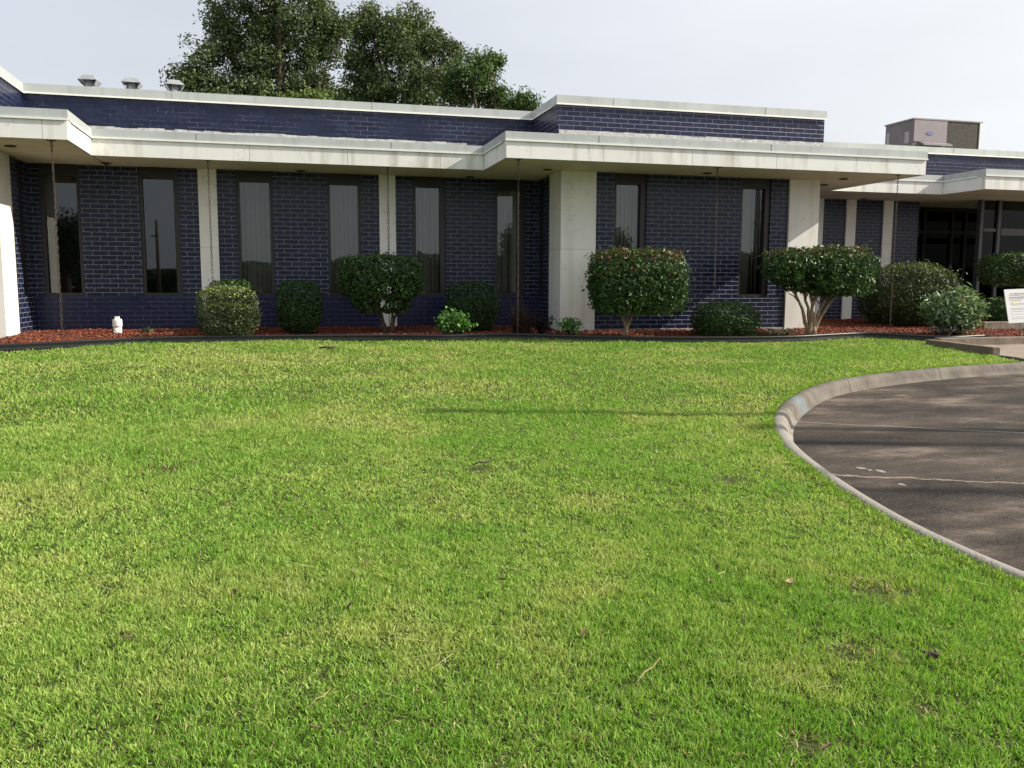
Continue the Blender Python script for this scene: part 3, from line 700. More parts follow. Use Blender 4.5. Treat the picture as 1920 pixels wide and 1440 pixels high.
# entrance posts and door frames standing under the canopy edge
mb = MB()
for px, w_ in ((1839, .085), (1872, .085)):
    p = at(px, 450, 16.9); mb.box(p.x-w_/2, p.x+w_/2, 16.9, 17.02, ZB-.1, ZS+.012)
pA, pB = at(1844, 450, 16.9).x, at(1867, 450, 16.9).x; zb_ = at(1860, 431, 16.9).z
mb.box(pA, pB, 16.91, 17.01, zb_-.04, zb_+.03)
p2 = at(1877, 450, 16.9).x; zc = at(1890, 436, 16.9).z; mb.box(p2, 24, 16.91, 17.01, zc-.07, zc+.09)
mb.build('entrance_frame', M['bronze_light'], bld)
mb = MB()
mb.add([(pA,16.96,ZB),(24,16.96,ZB),(24,16.96,ZS),(pA,16.96,ZS)], [(0,1,2,3)]); mb.build('entrance_glass', M['pane_shaded'], bld)
# planter kerb in the entrance
mb = MB(); a = at_z(1845, 612, ZB); mb.box(a.x, 24, a.y, a.y+.2, .4, .745); mb.build('entry_step', M['border'], bld, .01)  # darker border concrete stands in for shade on the step

# ------------------------------------------------------------------ things on and at the building
def rain_chain():
    root = empty('rain_chain', (0, 0, 0), None, 'rain chain', 'rusty rain chains hanging from the canopy soffits')
    mb = MB(); z = 0.0; i = 0; pitch = .062
    while z > -2.80:
        ring = []
        for q in range(12):
            t = 2*math.pi*q/12; a, b = .0135*math.cos(t), .038*math.sin(t)
            an = (i % 2)*math.pi/2+.5+i*.07; ring.append((a*math.cos(an), a*math.sin(an), z-.045+b))
        mb.tube(ring, .0046, 5, closed=True); z -= pitch; i += 1
    mb.build('chain_links', M['rust'], root)
    h = MB(); h.box(-.06, .06, -.018, .018, -.006, .014); h.tube([(0,0,0),(0,0,-.03)], .010, 6); h.build('hanger', M['rust'], root)
    return root
rc = rain_chain()
chain_at = [(97,275,13.56,'rusty rain chain by the leftmost dark window, hanging from the left canopy corner'),
            (390,308,15.06,'rusty rain chain hanging in front of the white column behind the pale green bush'),
            (727,324,15.06,'rusty rain chain in front of the thin white column behind the shaded topiary'),
            (972,311,13.53,'rusty rain chain under the projecting corner left of the wide marble column'),
            (1345,322,13.53,'thin rain chain hanging in front of the brick between the right wing windows'),
            (1684,330,13.53,'rain chain hanging free at the right end of the big canopy, over the rounded bush')]
for i, (px, py, Y, lab) in enumerate(chain_at):
    o = rc if i == 0 else copy_tree(rc)
    p = at(px, py, Y); o.location = (p.x, p.y, ZS+.008); o['label'] = lab; o.rotation_euler.z = i*.7; o.rotation_euler.y = R((.15, -.2, .1, 0, .35, .1)[i])

def roof_vent():
    root = empty('roof_vent', (0, 0, 0), None, 'roof vent', 'galvanised roof vents behind the parapet')
    p = MB(); p.lathe([(.10,-.5),(.10,.28)], 18); p.build('pipe', M['galv'], root)
    h = MB()
    # four sided hood flaring out and back in, its throat open to front and back
    def ring(rx, ry, z): return [(-rx, -ry, z), (rx, -ry, z), (rx, ry, z), (-rx, ry, z)]
    vs_ = ring(.11, .11, .115)+ring(.17, .165, .20)+ring(.085, .09, .295)
    fs = [(1, 2, 6, 5), (3, 0, 4, 7)]+[(4+i, 4+(i+1) % 4, 8+(i+1) % 4, 8+i) for i in range(4)]+[(8, 9, 10, 11)]
    h.add(vs_, fs)
    o = h.build('hood', M['galv'], root); so_ = o.modifiers.new('solid', 'SOLIDIFY'); so_.thickness = .006
    return root
rv = roof_vent()
for i, (px, py, lab) in enumerate(((168,147,'leftmost galvanised roof vent with flared hood, clear against the sky'), (247,152,'galvanised roof vent standing second from the left on the roof'), (327,156,'galvanised roof vent beside the oak foliage'))):
    o = rv if i == 0 else copy_tree(rv)
    p = at(px, py, 18.0); o.location = (p.x, p.y, p.z-.25); o['label'] = lab; o.rotation_euler.z = R(8*i-6)
    o.children[0].scale = (1, 1, 1)

ac = empty('air_conditioner', (17.09, 21, 4.42), 'boxy mauve grey rooftop air conditioner with dark coil grille', 'air conditioner')
x0, x1, y0, y1, z0, z1 = 17.09, 19.35, 21.0, 22.17, 4.62, 6.05
mb = MB(); mb.box(x0, x1, y0, y1, z0, z1); mb.build('body', M['mauve'], ac)
mb = MB(); mb.box(x0-.03, x1+.03, y0-.03, y1+.03, z1, z1+.035); mb.build('lid', M['mauve_light'], ac)
mb = MB(); mb.box(x0+.01, x0+1.10, y0-.02, y0-.001, z1-.60, z1-.003); mb.build('access_panel', M['mauve_light'], ac)
mb = MB(); mb.lathe([(.11,0),(.11,.01)], 20, smooth=False); bd = mb.build('badge', M['badge'], ac); bd.location = Vector((.54, -.021, z1-.36-4.42)); bd.rotation_euler = (R(90), 0, 0); bd.scale = (1.1, .5, 1)
mb = MB(); mb.box(x0+1.12, x1-.07, y0-.012, y0-.001, z0+.06, z1-.02); mb.build('coil_grille', M['coil'], ac)
mb = MB(); mb.add([(x0+.2,y0-.003,z1-.60),(x0+1.08,y0-.003,z1-.60),(x0+1.10,y0-.26,z1-.68),(x0+.15,y0-.26,z1-.68),(x0+.2,y0-.003,z1-.63),(x0+1.08,y0-.003,z1-.63),(x0+1.10,y0-.26,z1-.73),(x0+.15,y0-.26,z1-.73)], [(0,3,2,1),(4,5,6,7),(2,3,7,6),(0,4,7,3),(1,2,6,5)]); mb.build('rain_hood', M['mauve_light'], ac)
MB().box(x0-.008, x0-.001, y0+.16, y0+.34, z1-.62, z1-.30).build('label_plate', M['pale'], ac); MB().box(x0-.008, x0-.001, y1-.18, y1-.06, z1-.55, z1-.22).build('label_plate', M['pale'], ac)
mb = MB(); mb.box(x1-.06, x1-.02, y0-.03, y0-.013, z0, z1-.001); mb.build('corner_trim', M['lip'], ac)
mb = MB(); mb.box(x0+.05, x1-.05, y0+.05, y1-.05, 4.42, z0-.001); mb.build('stand', M['galv'], ac)

p = at_z(221, 622, .66)
pv = empty('drain_pipe', (p.x, p.y, .62), 'short white capped drain pipe standing in the mulch', 'pipe')
mb = MB(); mb.lathe([(.064,.5),(.064,.75)], 20, p.x, p.y); mb.build('pipe', M['pvc'], pv)
mb = MB(); mb.lathe([(.073,.74),(.075,.76),(.075,.835),(.07,.86),(.055,.872)], 20, p.x, p.y); mb.box(p.x-.032, p.x+.032, p.y-.032, p.y+.032, .86, .912); mb.build('cap', M['pvc'], pv)

# notice sign
p = at(1912, 636, 12.35); p.z = .62
sg = empty('notice_sign', (p.x, p.y, .58), 'tilted white printed notice sign on a thin stake', 'sign')
mb = MB(); mb.tube([(p.x,p.y,.5),(p.x-.01,p.y,1.0)], .012, 8); mb.build('stake', M['steel'], sg)
a = at(1880, 543, p.y); b = at(1889, 606, p.y)
U = Vector((.58, 0, .022)); Vv = Vector((b.x-a.x, 0, b.z-a.z)); O = Vector((a.x, p.y-.03, a.z))
def on_board(u, v, d=0): q = O+U*u+Vv*v; return (q.x, q.y+d, q.z)
mb = MB(); mb.add([on_board(0,0),on_board(1,0),on_board(1,1),on_board(0,1),on_board(0,0,.012),on_board(1,0,.012),on_board(1,1,.012),on_board(0,1,.012)], [(0,3,2,1),(4,5,6,7),(0,1,5,4),(1,2,6,5),(2,3,7,6),(3,0,4,7)])
bdo = mb.build('board', M['white_sheet'], sg)
tx = MB(); rs = random.Random(3)
for v_, h_, u0, u1 in ((.12,.030,.17,.86),(.17,.022,.15,.80),(.225,.034,.14,.88),(.28,.02,.14,.85),(.33,.014,.13,.6),(.42,.014,.13,.75),(.46,.012,.16,.82),(.56,.014,.13,.70),(.60,.014,.13,.78),(.66,.012,.14,.74),(.74,.012,.12,.62),(.82,.012,.13,.8),(.87,.012,.13,.72)):
    u_ = u0
    while u_ < u1:
        l_ = rs.uniform(.012, .05); tx.add([on_board(u_,v_,-.0015),on_board(min(u_+l_, u1),v_,-.0015),on_board(min(u_+l_, u1),v_+h_,-.0015),on_board(u_,v_+h_,-.0015)], [(0,3,2,1)]); u_ += l_+rs.uniform(.008, .02)
tx.build('lettering', M['ink'], bdo)
ye = MB(); ye.add([on_board(.24,.36,-.002),on_board(.38,.36,-.002),on_board(.38,.45,-.002),on_board(.24,.45,-.002)], [(0,3,2,1)]); ye.build('yellow_mark', M['yellow'], bdo)

# ------------------------------------------------------------------ plants
def leaves(P, NRM, size, aspect, cols, g, fold=.25, jitter=.8, up_bias=.0):
    """P points, NRM preferred facing; returns V, F, C"""
    n_ = len(P); nr = NRM+g.normal(0, jitter, (n_, 3)); nr[:, 2] += up_bias; nr /= np.linalg.norm(nr, axis=1, keepdims=True)+1e-9
    t_ = g.normal(0, 1, (n_, 3)); t_ -= nr*(t_*nr).sum(1, keepdims=True); t_ /= np.linalg.norm(t_, axis=1, keepdims=True)+1e-9
    s_ = np.cross(nr, t_); L_ = (size*g.uniform(.65, 1.3, n_))[:, None]; W_ = L_*aspect
    a = P-t_*L_*.5; b = P+t_*L_*.5; c1 = P-s_*W_*.5+nr*L_*fold*.5; c2 = P+s_*W_*.5+nr*L_*fold*.5
    V_ = np.stack([a, c1, b, c2], 1).reshape(-1, 3); i = np.arange(n_)*4
    F_ = np.concatenate([np.stack([i, i+2, i+1], -1), np.stack([i, i+3, i+2], -1)])
    return V_, F_, np.repeat(cols, 4, 0)
def palette(g, n_, cols, wts, var=.25):
    k_ = g.choice(len(cols), n_, p=np.array(wts)/sum(wts)); return np.array(cols)[k_]*g.uniform(1-var, 1+var, (n_, 1))
DARK = [(.026,.058,.017),(.042,.088,.025),(.062,.120,.033)]
def clipped(root, lobes, n_, size, cols, wts, g, shell=.16, power=3.2, top_cols=None, aspect=.5, rough_n=.07, holes=None, name='foliage', mt='leaf'):
    """lobes: (cx, cy, cz, rx, ry, rz) superellipsoids in world space"""
    vol = np.array([l[3]*l[5]+l[4]*l[5]+l[3]*l[4] for l in lobes]); pick = g.choice(len(lobes), n_, p=vol/vol.sum()); Lb = np.array(lobes)[pick]
    d_ = g.normal(0, 1, (n_, 3)); d_ /= np.linalg.norm(d_, axis=1, keepdims=True)
    rad = 1/((np.abs(d_)**power).sum(1)**(1/power))
    dep = np.where(g.random(n_) < .72, 1-np.abs(g.normal(0, shell*.55, n_)), g.uniform(.25, 1, n_)**.6)
    stray = g.random(n_) < .035; dep[stray] = g.uniform(1.0, 1.13, int(stray.sum()))
    wob = 1+(fbm(d_[:, 0]*3+d_[:, 2]*2+20, d_[:, 1]*3+d_[:, 2]*3+20, int(g.integers(1, 999)), 3)-.5)*2*rough_n
    P = Lb[:, :3]+d_*Lb[:, 3:]*(rad*dep*wob)[:, None]
    nr = d_/Lb[:, 3:]; nr /= np.linalg.norm(nr, axis=1, keepdims=True)
    c_ = palette(g, n_, cols, wts)
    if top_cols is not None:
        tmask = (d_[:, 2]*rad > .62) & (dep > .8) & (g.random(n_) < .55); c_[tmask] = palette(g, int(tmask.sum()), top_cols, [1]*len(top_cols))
    if holes:
        keep = np.ones(n_, bool)
        for hx, hz, hr in holes: keep &= ~(((P[:, 0]-hx)**2+(P[:, 2]-hz)**2 < hr*hr) & (g.random(n_) < .8))
        P, nr, c_ = P[keep], nr[keep], c_[keep]
    V_, F_, c_ = leaves(P, nr, size, aspect, c_, g)
    return np_mesh(name, V_, [F_], M[mt], root, c_)
def stems(root, base, tips, r0, mt='bark_light', name='stem', seed=0):
    rs = random.Random(seed)
    for tip in tips:
        b = Vector(base)+Vector((rs.uniform(-.07, .07), rs.uniform(-.06, .06), -.05)); t_ = Vector(tip); pts = []
        for i in range(9):
            f = i/8; q = b.lerp(t_, f); q.x += (t_.x-b.x)*(f*f-f)*.55+rs.uniform(-.014, .014); q.y += rs.uniform(-.014, .014); pts.append(q)
        mb = MB(); mb.tube(pts, [r0*(1.15-.75*i/8)*rs.uniform(.88, 1.1) for i in range(9)], 8)
        for k_ in range(3):
            i0 = rs.randint(5, 7); q = pts[i0]; e_ = q+Vector((rs.uniform(-.25, .25), rs.uniform(-.2, .2), rs.uniform(.12, .3)))
            mb.tube([q, q.lerp(e_, .5)+Vector((0, 0, .03)), e_], [r0*.42, r0*.3, r0*.15], 6)
        mb.build(name, M[mt], root)
ZM = .63
def ppm(p): return FPX/((Vector(p)-EYE).dot(fw))
def box_lobe(pxl, pxr, pyt, pyb, Y, ryf=.85):
    a = at(pxl, (pyt+pyb)/2, Y); b = at(pxr, (pyt+pyb)/2, Y); c = at((pxl+pxr)/2, pyt, Y); d_ = at((pxl+pxr)/2, pyb, Y)
    rx = (b.x-a.x)/2; return ((a.x+b.x)/2, Y, (c.z+d_.z)/2, rx, rx*ryf, (c.z-d_.z)/2)
def g_(s): return np.random.default_rng(s)

# topiary left, in shade before the thin column
Y = 14.6; root = empty('topiary_shrub', (at(728, 615, Y).x, Y, ZM), 'shaded dark green topiary shrub before the thin white column', 'topiary', 'clipped topiary shrubs')
clipped(root, [box_lobe(639, 787, 479, 562, Y, .75), box_lobe(662, 768, 515, 586, Y, .7)], 11000, .062, DARK+[(.06,.12,.03)], [3,3,2,1], g_(1), power=4.2, rough_n=.12, holes=[(at(728,540,Y).x, at(728,545,Y).z, .09), (at(715,565,Y).x, at(715,568,Y).z, .09)])
bx = at(728, 612, Y); stems(root, (bx.x, Y, ZM), [at(690, 540, Y), at(745, 545, Y), at(765, 540, Y), at(705, 555, Y)], .030, 'bark', seed=1)
# topiary middle
Y = 13.35; root = empty('topiary_shrub', (at(1172, 630, Y).x, Y, ZM), 'large box shaped topiary with reddish top leaves beside the wide marble column', 'topiary', 'clipped topiary shrubs')
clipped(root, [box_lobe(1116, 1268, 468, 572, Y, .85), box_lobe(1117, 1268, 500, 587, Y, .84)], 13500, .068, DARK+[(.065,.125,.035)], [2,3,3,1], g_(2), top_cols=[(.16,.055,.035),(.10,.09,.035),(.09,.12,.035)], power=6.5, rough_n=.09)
bx = at(1172, 628, Y); stems(root, (bx.x, Y, ZM), [at(1152, 570, Y), at(1160, 560, Y), at(1180, 560, Y), at(1195, 570, Y), at(1205, 565, Y)], .022, seed=2)
# topiary right
Y = 13.3; root = empty('topiary_shrub', (at(1520, 628, Y).x, Y, ZM), 'wide flat topped topiary with bare forked trunks before the right marble column', 'topiary', 'clipped topiary shrubs')
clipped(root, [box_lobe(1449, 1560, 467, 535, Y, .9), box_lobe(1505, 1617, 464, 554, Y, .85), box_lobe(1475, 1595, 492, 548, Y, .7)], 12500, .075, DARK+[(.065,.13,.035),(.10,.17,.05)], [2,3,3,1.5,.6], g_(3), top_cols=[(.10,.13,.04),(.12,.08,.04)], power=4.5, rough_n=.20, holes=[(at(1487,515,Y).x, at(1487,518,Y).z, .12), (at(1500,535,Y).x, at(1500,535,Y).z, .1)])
bx = at(1520, 626, Y); stems(root, (bx.x, Y, ZM), [at(1478, 530, Y), at(1500, 525, Y), at(1515, 535, Y), at(1560, 540, Y), at(1580, 540, Y), at(1535, 525, Y)], .036, seed=3)
# topiary far right, half out of the frame
Y = 15.4; root = empty('topiary_shrub', (at(1915, 600, Y).x, Y, ZM), 'dark topiary above the white notice sign in front of the glass entrance', 'topiary', 'clipped topiary shrubs')
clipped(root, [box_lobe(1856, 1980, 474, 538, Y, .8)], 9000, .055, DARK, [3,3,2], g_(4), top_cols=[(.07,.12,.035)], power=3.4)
bx = at(1915, 600, Y); stems(root, (bx.x, Y, ZM), [at(1890, 540, Y), at(1925, 540, Y), at(1950, 540, Y)], .03, 'bark', seed=4)
# bushes
def bush(label, pxl, pxr, pyt, pyb, Y, n_, size, cols, wts, seed, top=None, power=2.8, name='bush', cat='bush', rough_n=.12, mt='leaf', aspect=.5, ryf=.85):
    l = box_lobe(pxl, pxr, pyt, pyb, Y, ryf); root = empty(name, (l[0], l[1], ZM), label, cat)
    clipped(root, [l, (l[0], l[1], l[2]-l[5]*.35, l[3]*.82, l[4]*.8, l[5]*.7)], n_, size, cols, wts, g_(seed), top_cols=top, power=power, rough_n=rough_n, mt=mt, aspect=aspect)
    mb = MB()
    for i in range(3): mb.tube([(l[0]+.03*i-.03, l[1], ZM-.1), (l[0]+.1*i-.1, l[1]+.03, l[2])], [.018, .008], 6)
    mb.build('stem', M['bark'], root); return root
bush('pale variegated clipped bush with sunlit yellow green top', 370, 486, 536, 632, 14.1, 11000, .034, [(.030,.042,.018),(.055,.078,.028),(.13,.155,.06)], [3,3,1.3], 11, top=[(.26,.30,.09),(.17,.22,.055)], power=3.6)  # top leaves tinted yellow green to paint in the sunlit top
bush('low dark bush hidden behind the pale variegated bush', 388, 478, 524, 600, 15.2, 4500, .05, DARK, [3,3,1], 12)
bush('dark green upright bush under the third window', 518, 604, 526, 622, 14.75, 7000, .045, DARK, [4,3,1], 13, power=3.0)
bush('dark rounded bush behind the bright green plant', 836, 934, 528, 618, 15.0, 7500, .045, DARK, [4,3,1], 14, power=3.0)
bush('broad low clipped bush under the right wing window', 1304, 1414, 566, 640, 13.45, 15000, .038, DARK+[(.06,.10,.035)], [4,3,2,.6], 15, top=[(.08,.14,.04),(.12,.18,.08)], power=2.8)  # paler top leaves put the sunlight into the leaf colour
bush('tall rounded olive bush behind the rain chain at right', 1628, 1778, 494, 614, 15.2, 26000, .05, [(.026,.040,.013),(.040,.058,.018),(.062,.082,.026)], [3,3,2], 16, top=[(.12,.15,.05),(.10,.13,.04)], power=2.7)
bush('dark bush under the topiary by the entrance', 1850, 1906, 556, 606, 14.9, 4000, .05, DARK+[(.07,.13,.04)], [3,3,2,.6], 17)
# sprouting plants made of leafy shoots
def sprout(name, label, cat, px, py, pxw, pyt, Y, nst, lsize, cols, wts, seed, aspect=.42, droop=.3, tipflower=None, per=16):
    g = g_(seed); b = at(px, py, Y); s_ = ppm(b); H = (py-pyt)/s_; Wd = pxw/s_/2; root = empty(name, (b.x, Y, ZM), label, cat)
    st = MB(); PP = []; NN = []; tips = []
    for i in range(nst):
        a = g.uniform(0, 6.28); r_ = Wd*math.sqrt(g.random()); hh = H*g.uniform(.45, 1.0)*(1-.35*(r_/Wd)**2)
        t_ = Vector((b.x+r_*math.cos(a), Y+r_*.8*math.sin(a), ZM+hh)); b0 = Vector((b.x+r_*.25*math.cos(a), Y+r_*.25*math.sin(a), ZM-.04))
        mid_ = b0.lerp(t_, .5)+Vector((0, 0, .06)); st.tube([b0, mid_, t_], [.006, .005, .003], 5); tips.append(t_)
        for k_ in range(per):
            f = .25+.75*(k_+.5)/per; q = b0.lerp(mid_, f*2) if f < .5 else mid_.lerp(t_, f*2-1)
            PP.append(q+Vector(g.normal(0, lsize*.45, 3))); NN.append((math.cos(a)*.4, math.sin(a)*.4, .8))
    st.build('stem', M['bark'], root)
    P = np.array([tuple(q) for q in PP]); c_ = palette(g, len(P), cols, wts)
    V_, F_, c_ = leaves(P, np.array(NN), lsize, aspect, c_, g, fold=.3, jitter=.7); np_mesh('foliage', V_, [F_], M['leaf'], root, c_)
    if tipflower:
        fl = MB()
        for t_ in tips[:tipflower]:
            for k_ in range(5):
                q = t_+Vector(g.normal(0, .012, 3))+Vector((0, 0, .03)); an = k_*1.26
                fl.add([q, q+Vector((.03*math.cos(an), .03*math.sin(an), .012)), q+Vector((.018*math.cos(an+.6), .018*math.sin(an+.6), .03))], [(0, 1, 2)])
        fl.build('flower', M['flower'], root)
    return root
M['flower'] = simple('orange_petals', (.62, .25, .10), .6, .2, 30)
BR = [(.06,.16,.03),(.10,.24,.05),(.16,.32,.09)]
sprout('leafy_plant', 'bright lime green leafy plant at the bed edge', 'plant', 850, 634, 78, 582, 13.95, 46, .075, BR, [2,3,2], 21, .55)
sprout('leafy_plant', 'small bright green seedling at the foot of the wide marble column', 'plant', 1068, 630, 46, 594, 13.6, 16, .08, BR, [2,3,2], 22, .5)
OL = [(.08,.155,.06),(.17,.27,.12),(.34,.44,.27)]  # pale leaf tones, raised further for the sun on them
sprout('oleander_bush', 'oleander bush with narrow pale leaves and orange flowers', 'bush', 1785, 634, 122, 545, 12.95, 210, .135, OL, [2,3,3], 23, .19, tipflower=6, per=20)
sprout('purple_plant', 'dark purple leaved low plant beside the marble column base', 'plant', 1020, 626, 66, 588, 14.1, 24, .06, [(.018,.012,.018),(.03,.016,.026)], [1,1], 24, .5)
sprout('ground_cover_plant', 'purple ground cover plant under the oleander', 'plant', 1765, 634, 78, 622, 12.62, 40, .035, [(.10,.04,.07),(.05,.03,.04),(.06,.07,.04)], [3,2,2], 25, .6, per=7)
sprout('ground_cover_plant', 'low white variegated ground cover spilling beside the broad low bush', 'plant', 1460, 636, 90, 627, 12.95, 44, .03, [(.05,.09,.03),(.28,.33,.24)], [3,1], 26, .6, per=7)
sprout('seedling', 'tiny weed seedling between the white drain pipe and the pale bush', 'plant', 275, 624, 22, 606, 15.0, 6, .05, DARK, [1,1,1], 27, .4, per=8)
# dark purple fountain grass
g = g_(31); b0 = at(978, 630, 14.0); root = empty('fountain_grass', (b0.x, 14.0, ZM), 'dark brown spiky ornamental grass below the middle rain chain', 'ornamental grass')
n = 260; az = g.uniform(0, 6.28, n); tl = np.abs(g.normal(0, .38, n)); ln = g.uniform(.3, .62, n); p0 = np.stack([b0.x+g.normal(0, .07, n), 14.0+g.normal(0, .06, n), np.full(n, ZM-.03)], -1)
d = np.stack([np.cos(az)*np.sin(tl), np.sin(az)*np.sin(tl), np.cos(tl)], -1); p1 = p0+d*(ln*.6)[:, None]; p2 = p1+d*(ln*.4)[:, None]+np.stack([np.cos(az)*.12*tl, np.sin(az)*.12*tl, -.12*tl], -1)
sx = np.stack([-np.sin(az), np.cos(az), 0*az], -1)*.005
V = np.stack([p0-sx, p0+sx, p1-sx, p1+sx, p2-sx*.2, p2+sx*.2], 1).reshape(-1, 3); b = np.arange(n)*6
F = np.stack([np.stack([b, b+1, b+3, b+2], -1), np.stack([b+2, b+3, b+5, b+4], -1)], 1).reshape(-1, 4)
np_mesh('blades', V, [F], M['leaf_matt'], root, np.repeat(palette(g, n, [(.03,.015,.014),(.05,.028,.018),(.09,.06,.035)], [3,3,1]), 6, 0))

# ------------------------------------------------------------------ trees behind the building
def tree(name, label, group, lobes, Y, base_px, seed, leaf=.106, cols=None, wts=None, dens=1.0, ground=.4):
    g = g_(seed); rs = random.Random(seed)
    bx = at(base_px, 200, Y).x; root = empty(name, (bx, Y, ground), label, 'tree', group)
    cols = cols or [(.046,.074,.029),(.072,.108,.039),(.105,.145,.052),(.15,.195,.062)]; wts = wts or [3,4,3,1.2]
    PP = []; NN = []; cen = []; kk = []
    for (px, py, rx, ry) in lobes:
        c = at(px, py, Y); s_ = ppm(c); ax, az_ = rx/s_, ry/s_; ay = (ax+az_)*.5; c = Vector((c.x, Y+rs.uniform(-1, 1)*ay*.8, c.z)); cen.append((c, ax, ay, az_))
        nc = int(ax*az_*56*dens)+10
        for k_ in range(nc):
            d_ = g.normal(0, 1, 3); d_ /= np.linalg.norm(d_); r_ = g.random()**.42
            q = np.array(c)+d_*np.array([ax, ay, az_])*r_*(g.uniform(.85, 1.1) if g.random() < .8 else g.uniform(1.05, 1.4))
            m_ = int(g.integers(34, 100)); cr_ = g.uniform(.10, .27); kk.append(np.full(m_, g.uniform(.72, 1.3)))
            PP.append(q+np.clip(g.normal(0, 1, (m_, 3)), -1.5, 1.5)*np.array([cr_, cr_, cr_*.75])); NN.append(np.tile(d_*.6+np.array([0, 0, .5]), (m_, 1)))
    P = np.concatenate(PP); NR = np.concatenate(NN); c_ = palette(g, len(P), cols, wts, .3)*np.concatenate(kk)[:, None]
    V_, F_, c_ = leaves(P, NR, leaf, .55, c_, g, fold=.3, jitter=.8); np_mesh('crown', V_, [F_], M['leaf_matt'], root, c_)
    mb = MB(); zc = min(c[0].z for c in cen)
    fork = Vector((bx, Y, max(ground+1.6, zc-1.6)))
    mb.tube([(bx, Y, ground-.2), (bx+.05, Y, (ground+fork.z)/2), fork], [.32, .22, .17], 10)
    for c, ax, ay, az_ in cen:
        midp = fork.lerp(c, .55)+Vector((rs.uniform(-.3, .3), rs.uniform(-.3, .3), -.15)); mb.tube([fork, fork.lerp(midp, .5)+Vector((rs.uniform(-.1,.1), 0, -.1)), midp, c], [.13, .085, .055, .02], 7)
        for k_ in range(5):
            e_ = c+Vector((rs.uniform(-1, 1)*ax, rs.uniform(-1, 1)*ay, rs.uniform(-.6, 1)*az_))*.85; mb.tube([midp.lerp(c, rs.random()), e_], [.028, .008], 5)
    mb.build('trunk', M['bark'], root); return root
tree('oak_tree', 'tallest broad live oak rising above the left roofline behind the vents', 'trees behind the building',
     [(352,150,30,38),(385,118,38,40),(400,180,60,36),(412,30,26,44),(425,75,36,42),(470,20,52,60),(480,100,60,55),(540,40,56,60),(560,110,60,55),(610,20,36,50),(605,80,40,44),(500,165,80,45),(590,165,50,40),(640,55,18,22),(520,-30,90,40),(470,190,60,30),(560,190,60,28),(400,195,50,24),(620,180,34,28)], 30, 510, 41)
tree('oak_tree', 'second live oak crown right of the gap in the middle of the trees', 'trees behind the building',
     [(668,60,28,34),(690,40,22,34),(715,60,34,38),(740,85,48,45),(775,40,32,34),(795,80,36,40),(700,120,46,44),(820,95,26,24),(850,100,20,20),(780,140,56,40),(690,170,45,38),(835,145,30,25),(740,175,70,34),(665,120,16,30),(700,195,50,20),(800,185,44,24),(660,185,22,24)], 31, 735, 42)
tree('oak_tree', 'smaller lighter green tree at the right end of the tree row', 'trees behind the building',
     [(880,145,38,30),(915,160,38,36),(895,120,22,14),(922,118,12,14),(870,185,40,26),(930,190,30,22),(850,165,18,25)], 28.5, 895, 43,
     cols=[(.028,.055,.015),(.045,.085,.02),(.075,.125,.028),(.12,.18,.035)], wts=[2,4,3,1.5])
tree('young_tree', 'little treetop just showing beside the raised right parapet', 'trees behind the building',
     [(975,192,14,12),(990,200,14,16),(962,205,14,12)], 27.5, 976, 44, dens=2.2, leaf=.11, cols=[(.035,.07,.018),(.06,.11,.025),(.10,.16,.03)], wts=[3,3,2])
tree('shrubby_tree', 'yellow green bushy treetop low against the oak trunks', 'trees behind the building',
     [(590,188,14,9),(575,196,16,8),(558,198,12,7)], 26.5, 550, 45, dens=2.0, leaf=.12, cols=[(.07,.11,.028),(.11,.16,.035),(.18,.23,.05)], wts=[3,3,1.2])

# ------------------------------------------------------------------ across the street: seen mirrored in the windows, and stand-in posts added for shadows
def mirror(px, py, Yv, yf):                         # the point whose mirror image in the plane y = yf shows at this pixel
    q = at(px, py, Yv); return Vector((q.x, 2*yf-q.y, q.z))
def street_tree(label, px, pytop, Yv, yf, wpx, seed):
    q = mirror(px, pytop, Yv, yf); s_ = FPX/(Yv*.97); H = q.z+.5; root_l = []
    g = g_(seed); rs = random.Random(seed); root = empty('street_tree', (q.x, q.y, -.5), label, 'tree', 'trees mirrored in the windows')
    PP = []; NN = []; Wd = wpx/s_/2; cen = []
    for i in range(12):
        c = Vector((q.x+rs.uniform(-.7, .7)*Wd, q.y+rs.uniform(-.6, .6)*Wd, -.5+H*rs.uniform(.35, .85))); cen.append(c)
        for k_ in range(34):
            d_ = g.normal(0, 1, 3); d_ /= np.linalg.norm(d_); r_ = g.random()**.4
            c2 = np.array(c)+d_*np.array([Wd*.45, Wd*.45, H*.16])*r_; PP.append(c2+g.normal(0, .3, (26, 3))); NN.append(np.tile(d_+np.array([0, 0, .4]), (26, 1)))
    P = np.concatenate(PP); c_ = palette(g, len(P), [(.02,.042,.013),(.035,.065,.02),(.055,.09,.028)], [3,3,1])
    V_, F_, c_ = leaves(P, np.concatenate(NN), .22, .6, c_, g); np_mesh('crown', V_, [F_], M['leaf_matt'], root, c_)
    mb = MB(); mb.tube([(q.x, q.y, -.6), (q.x, q.y, -.5+H*.4)], [.3, .2], 8)
    for c in cen: mb.tube([(q.x, q.y, -.5+H*.35), c], [.12, .03], 5)
    mb.build('trunk', M['bark'], root)
street_tree('dense dark tree mirrored in the leftmost window', 118, 405, 66, Y0, 100, 51)
street_tree('dark tree mirrored in the sixth window left of the marble column', 985, 405, 62, Y0, 100, 52)
street_tree('tree mirrored at the left edge of the right wing first window', 1150, 425, 64, YR, 80, 53)
street_tree('tree mirrored in the right wing second window', 1474, 398, 60, YR, 100, 54)
g = g_(61); n = 26000; x = g.uniform(-75, 95, n); hh = 2.2+3.2*fbm(x*.09+50, x*0+3, 5, 4); z = -.5+hh*g.random(n)**.7; y = -58+g.normal(0, 1.2, n)
P = np.stack([x, y, z], -1); c_ = palette(g, n, [(.022,.045,.014),(.035,.065,.02),(.055,.09,.028)], [3,3,1])
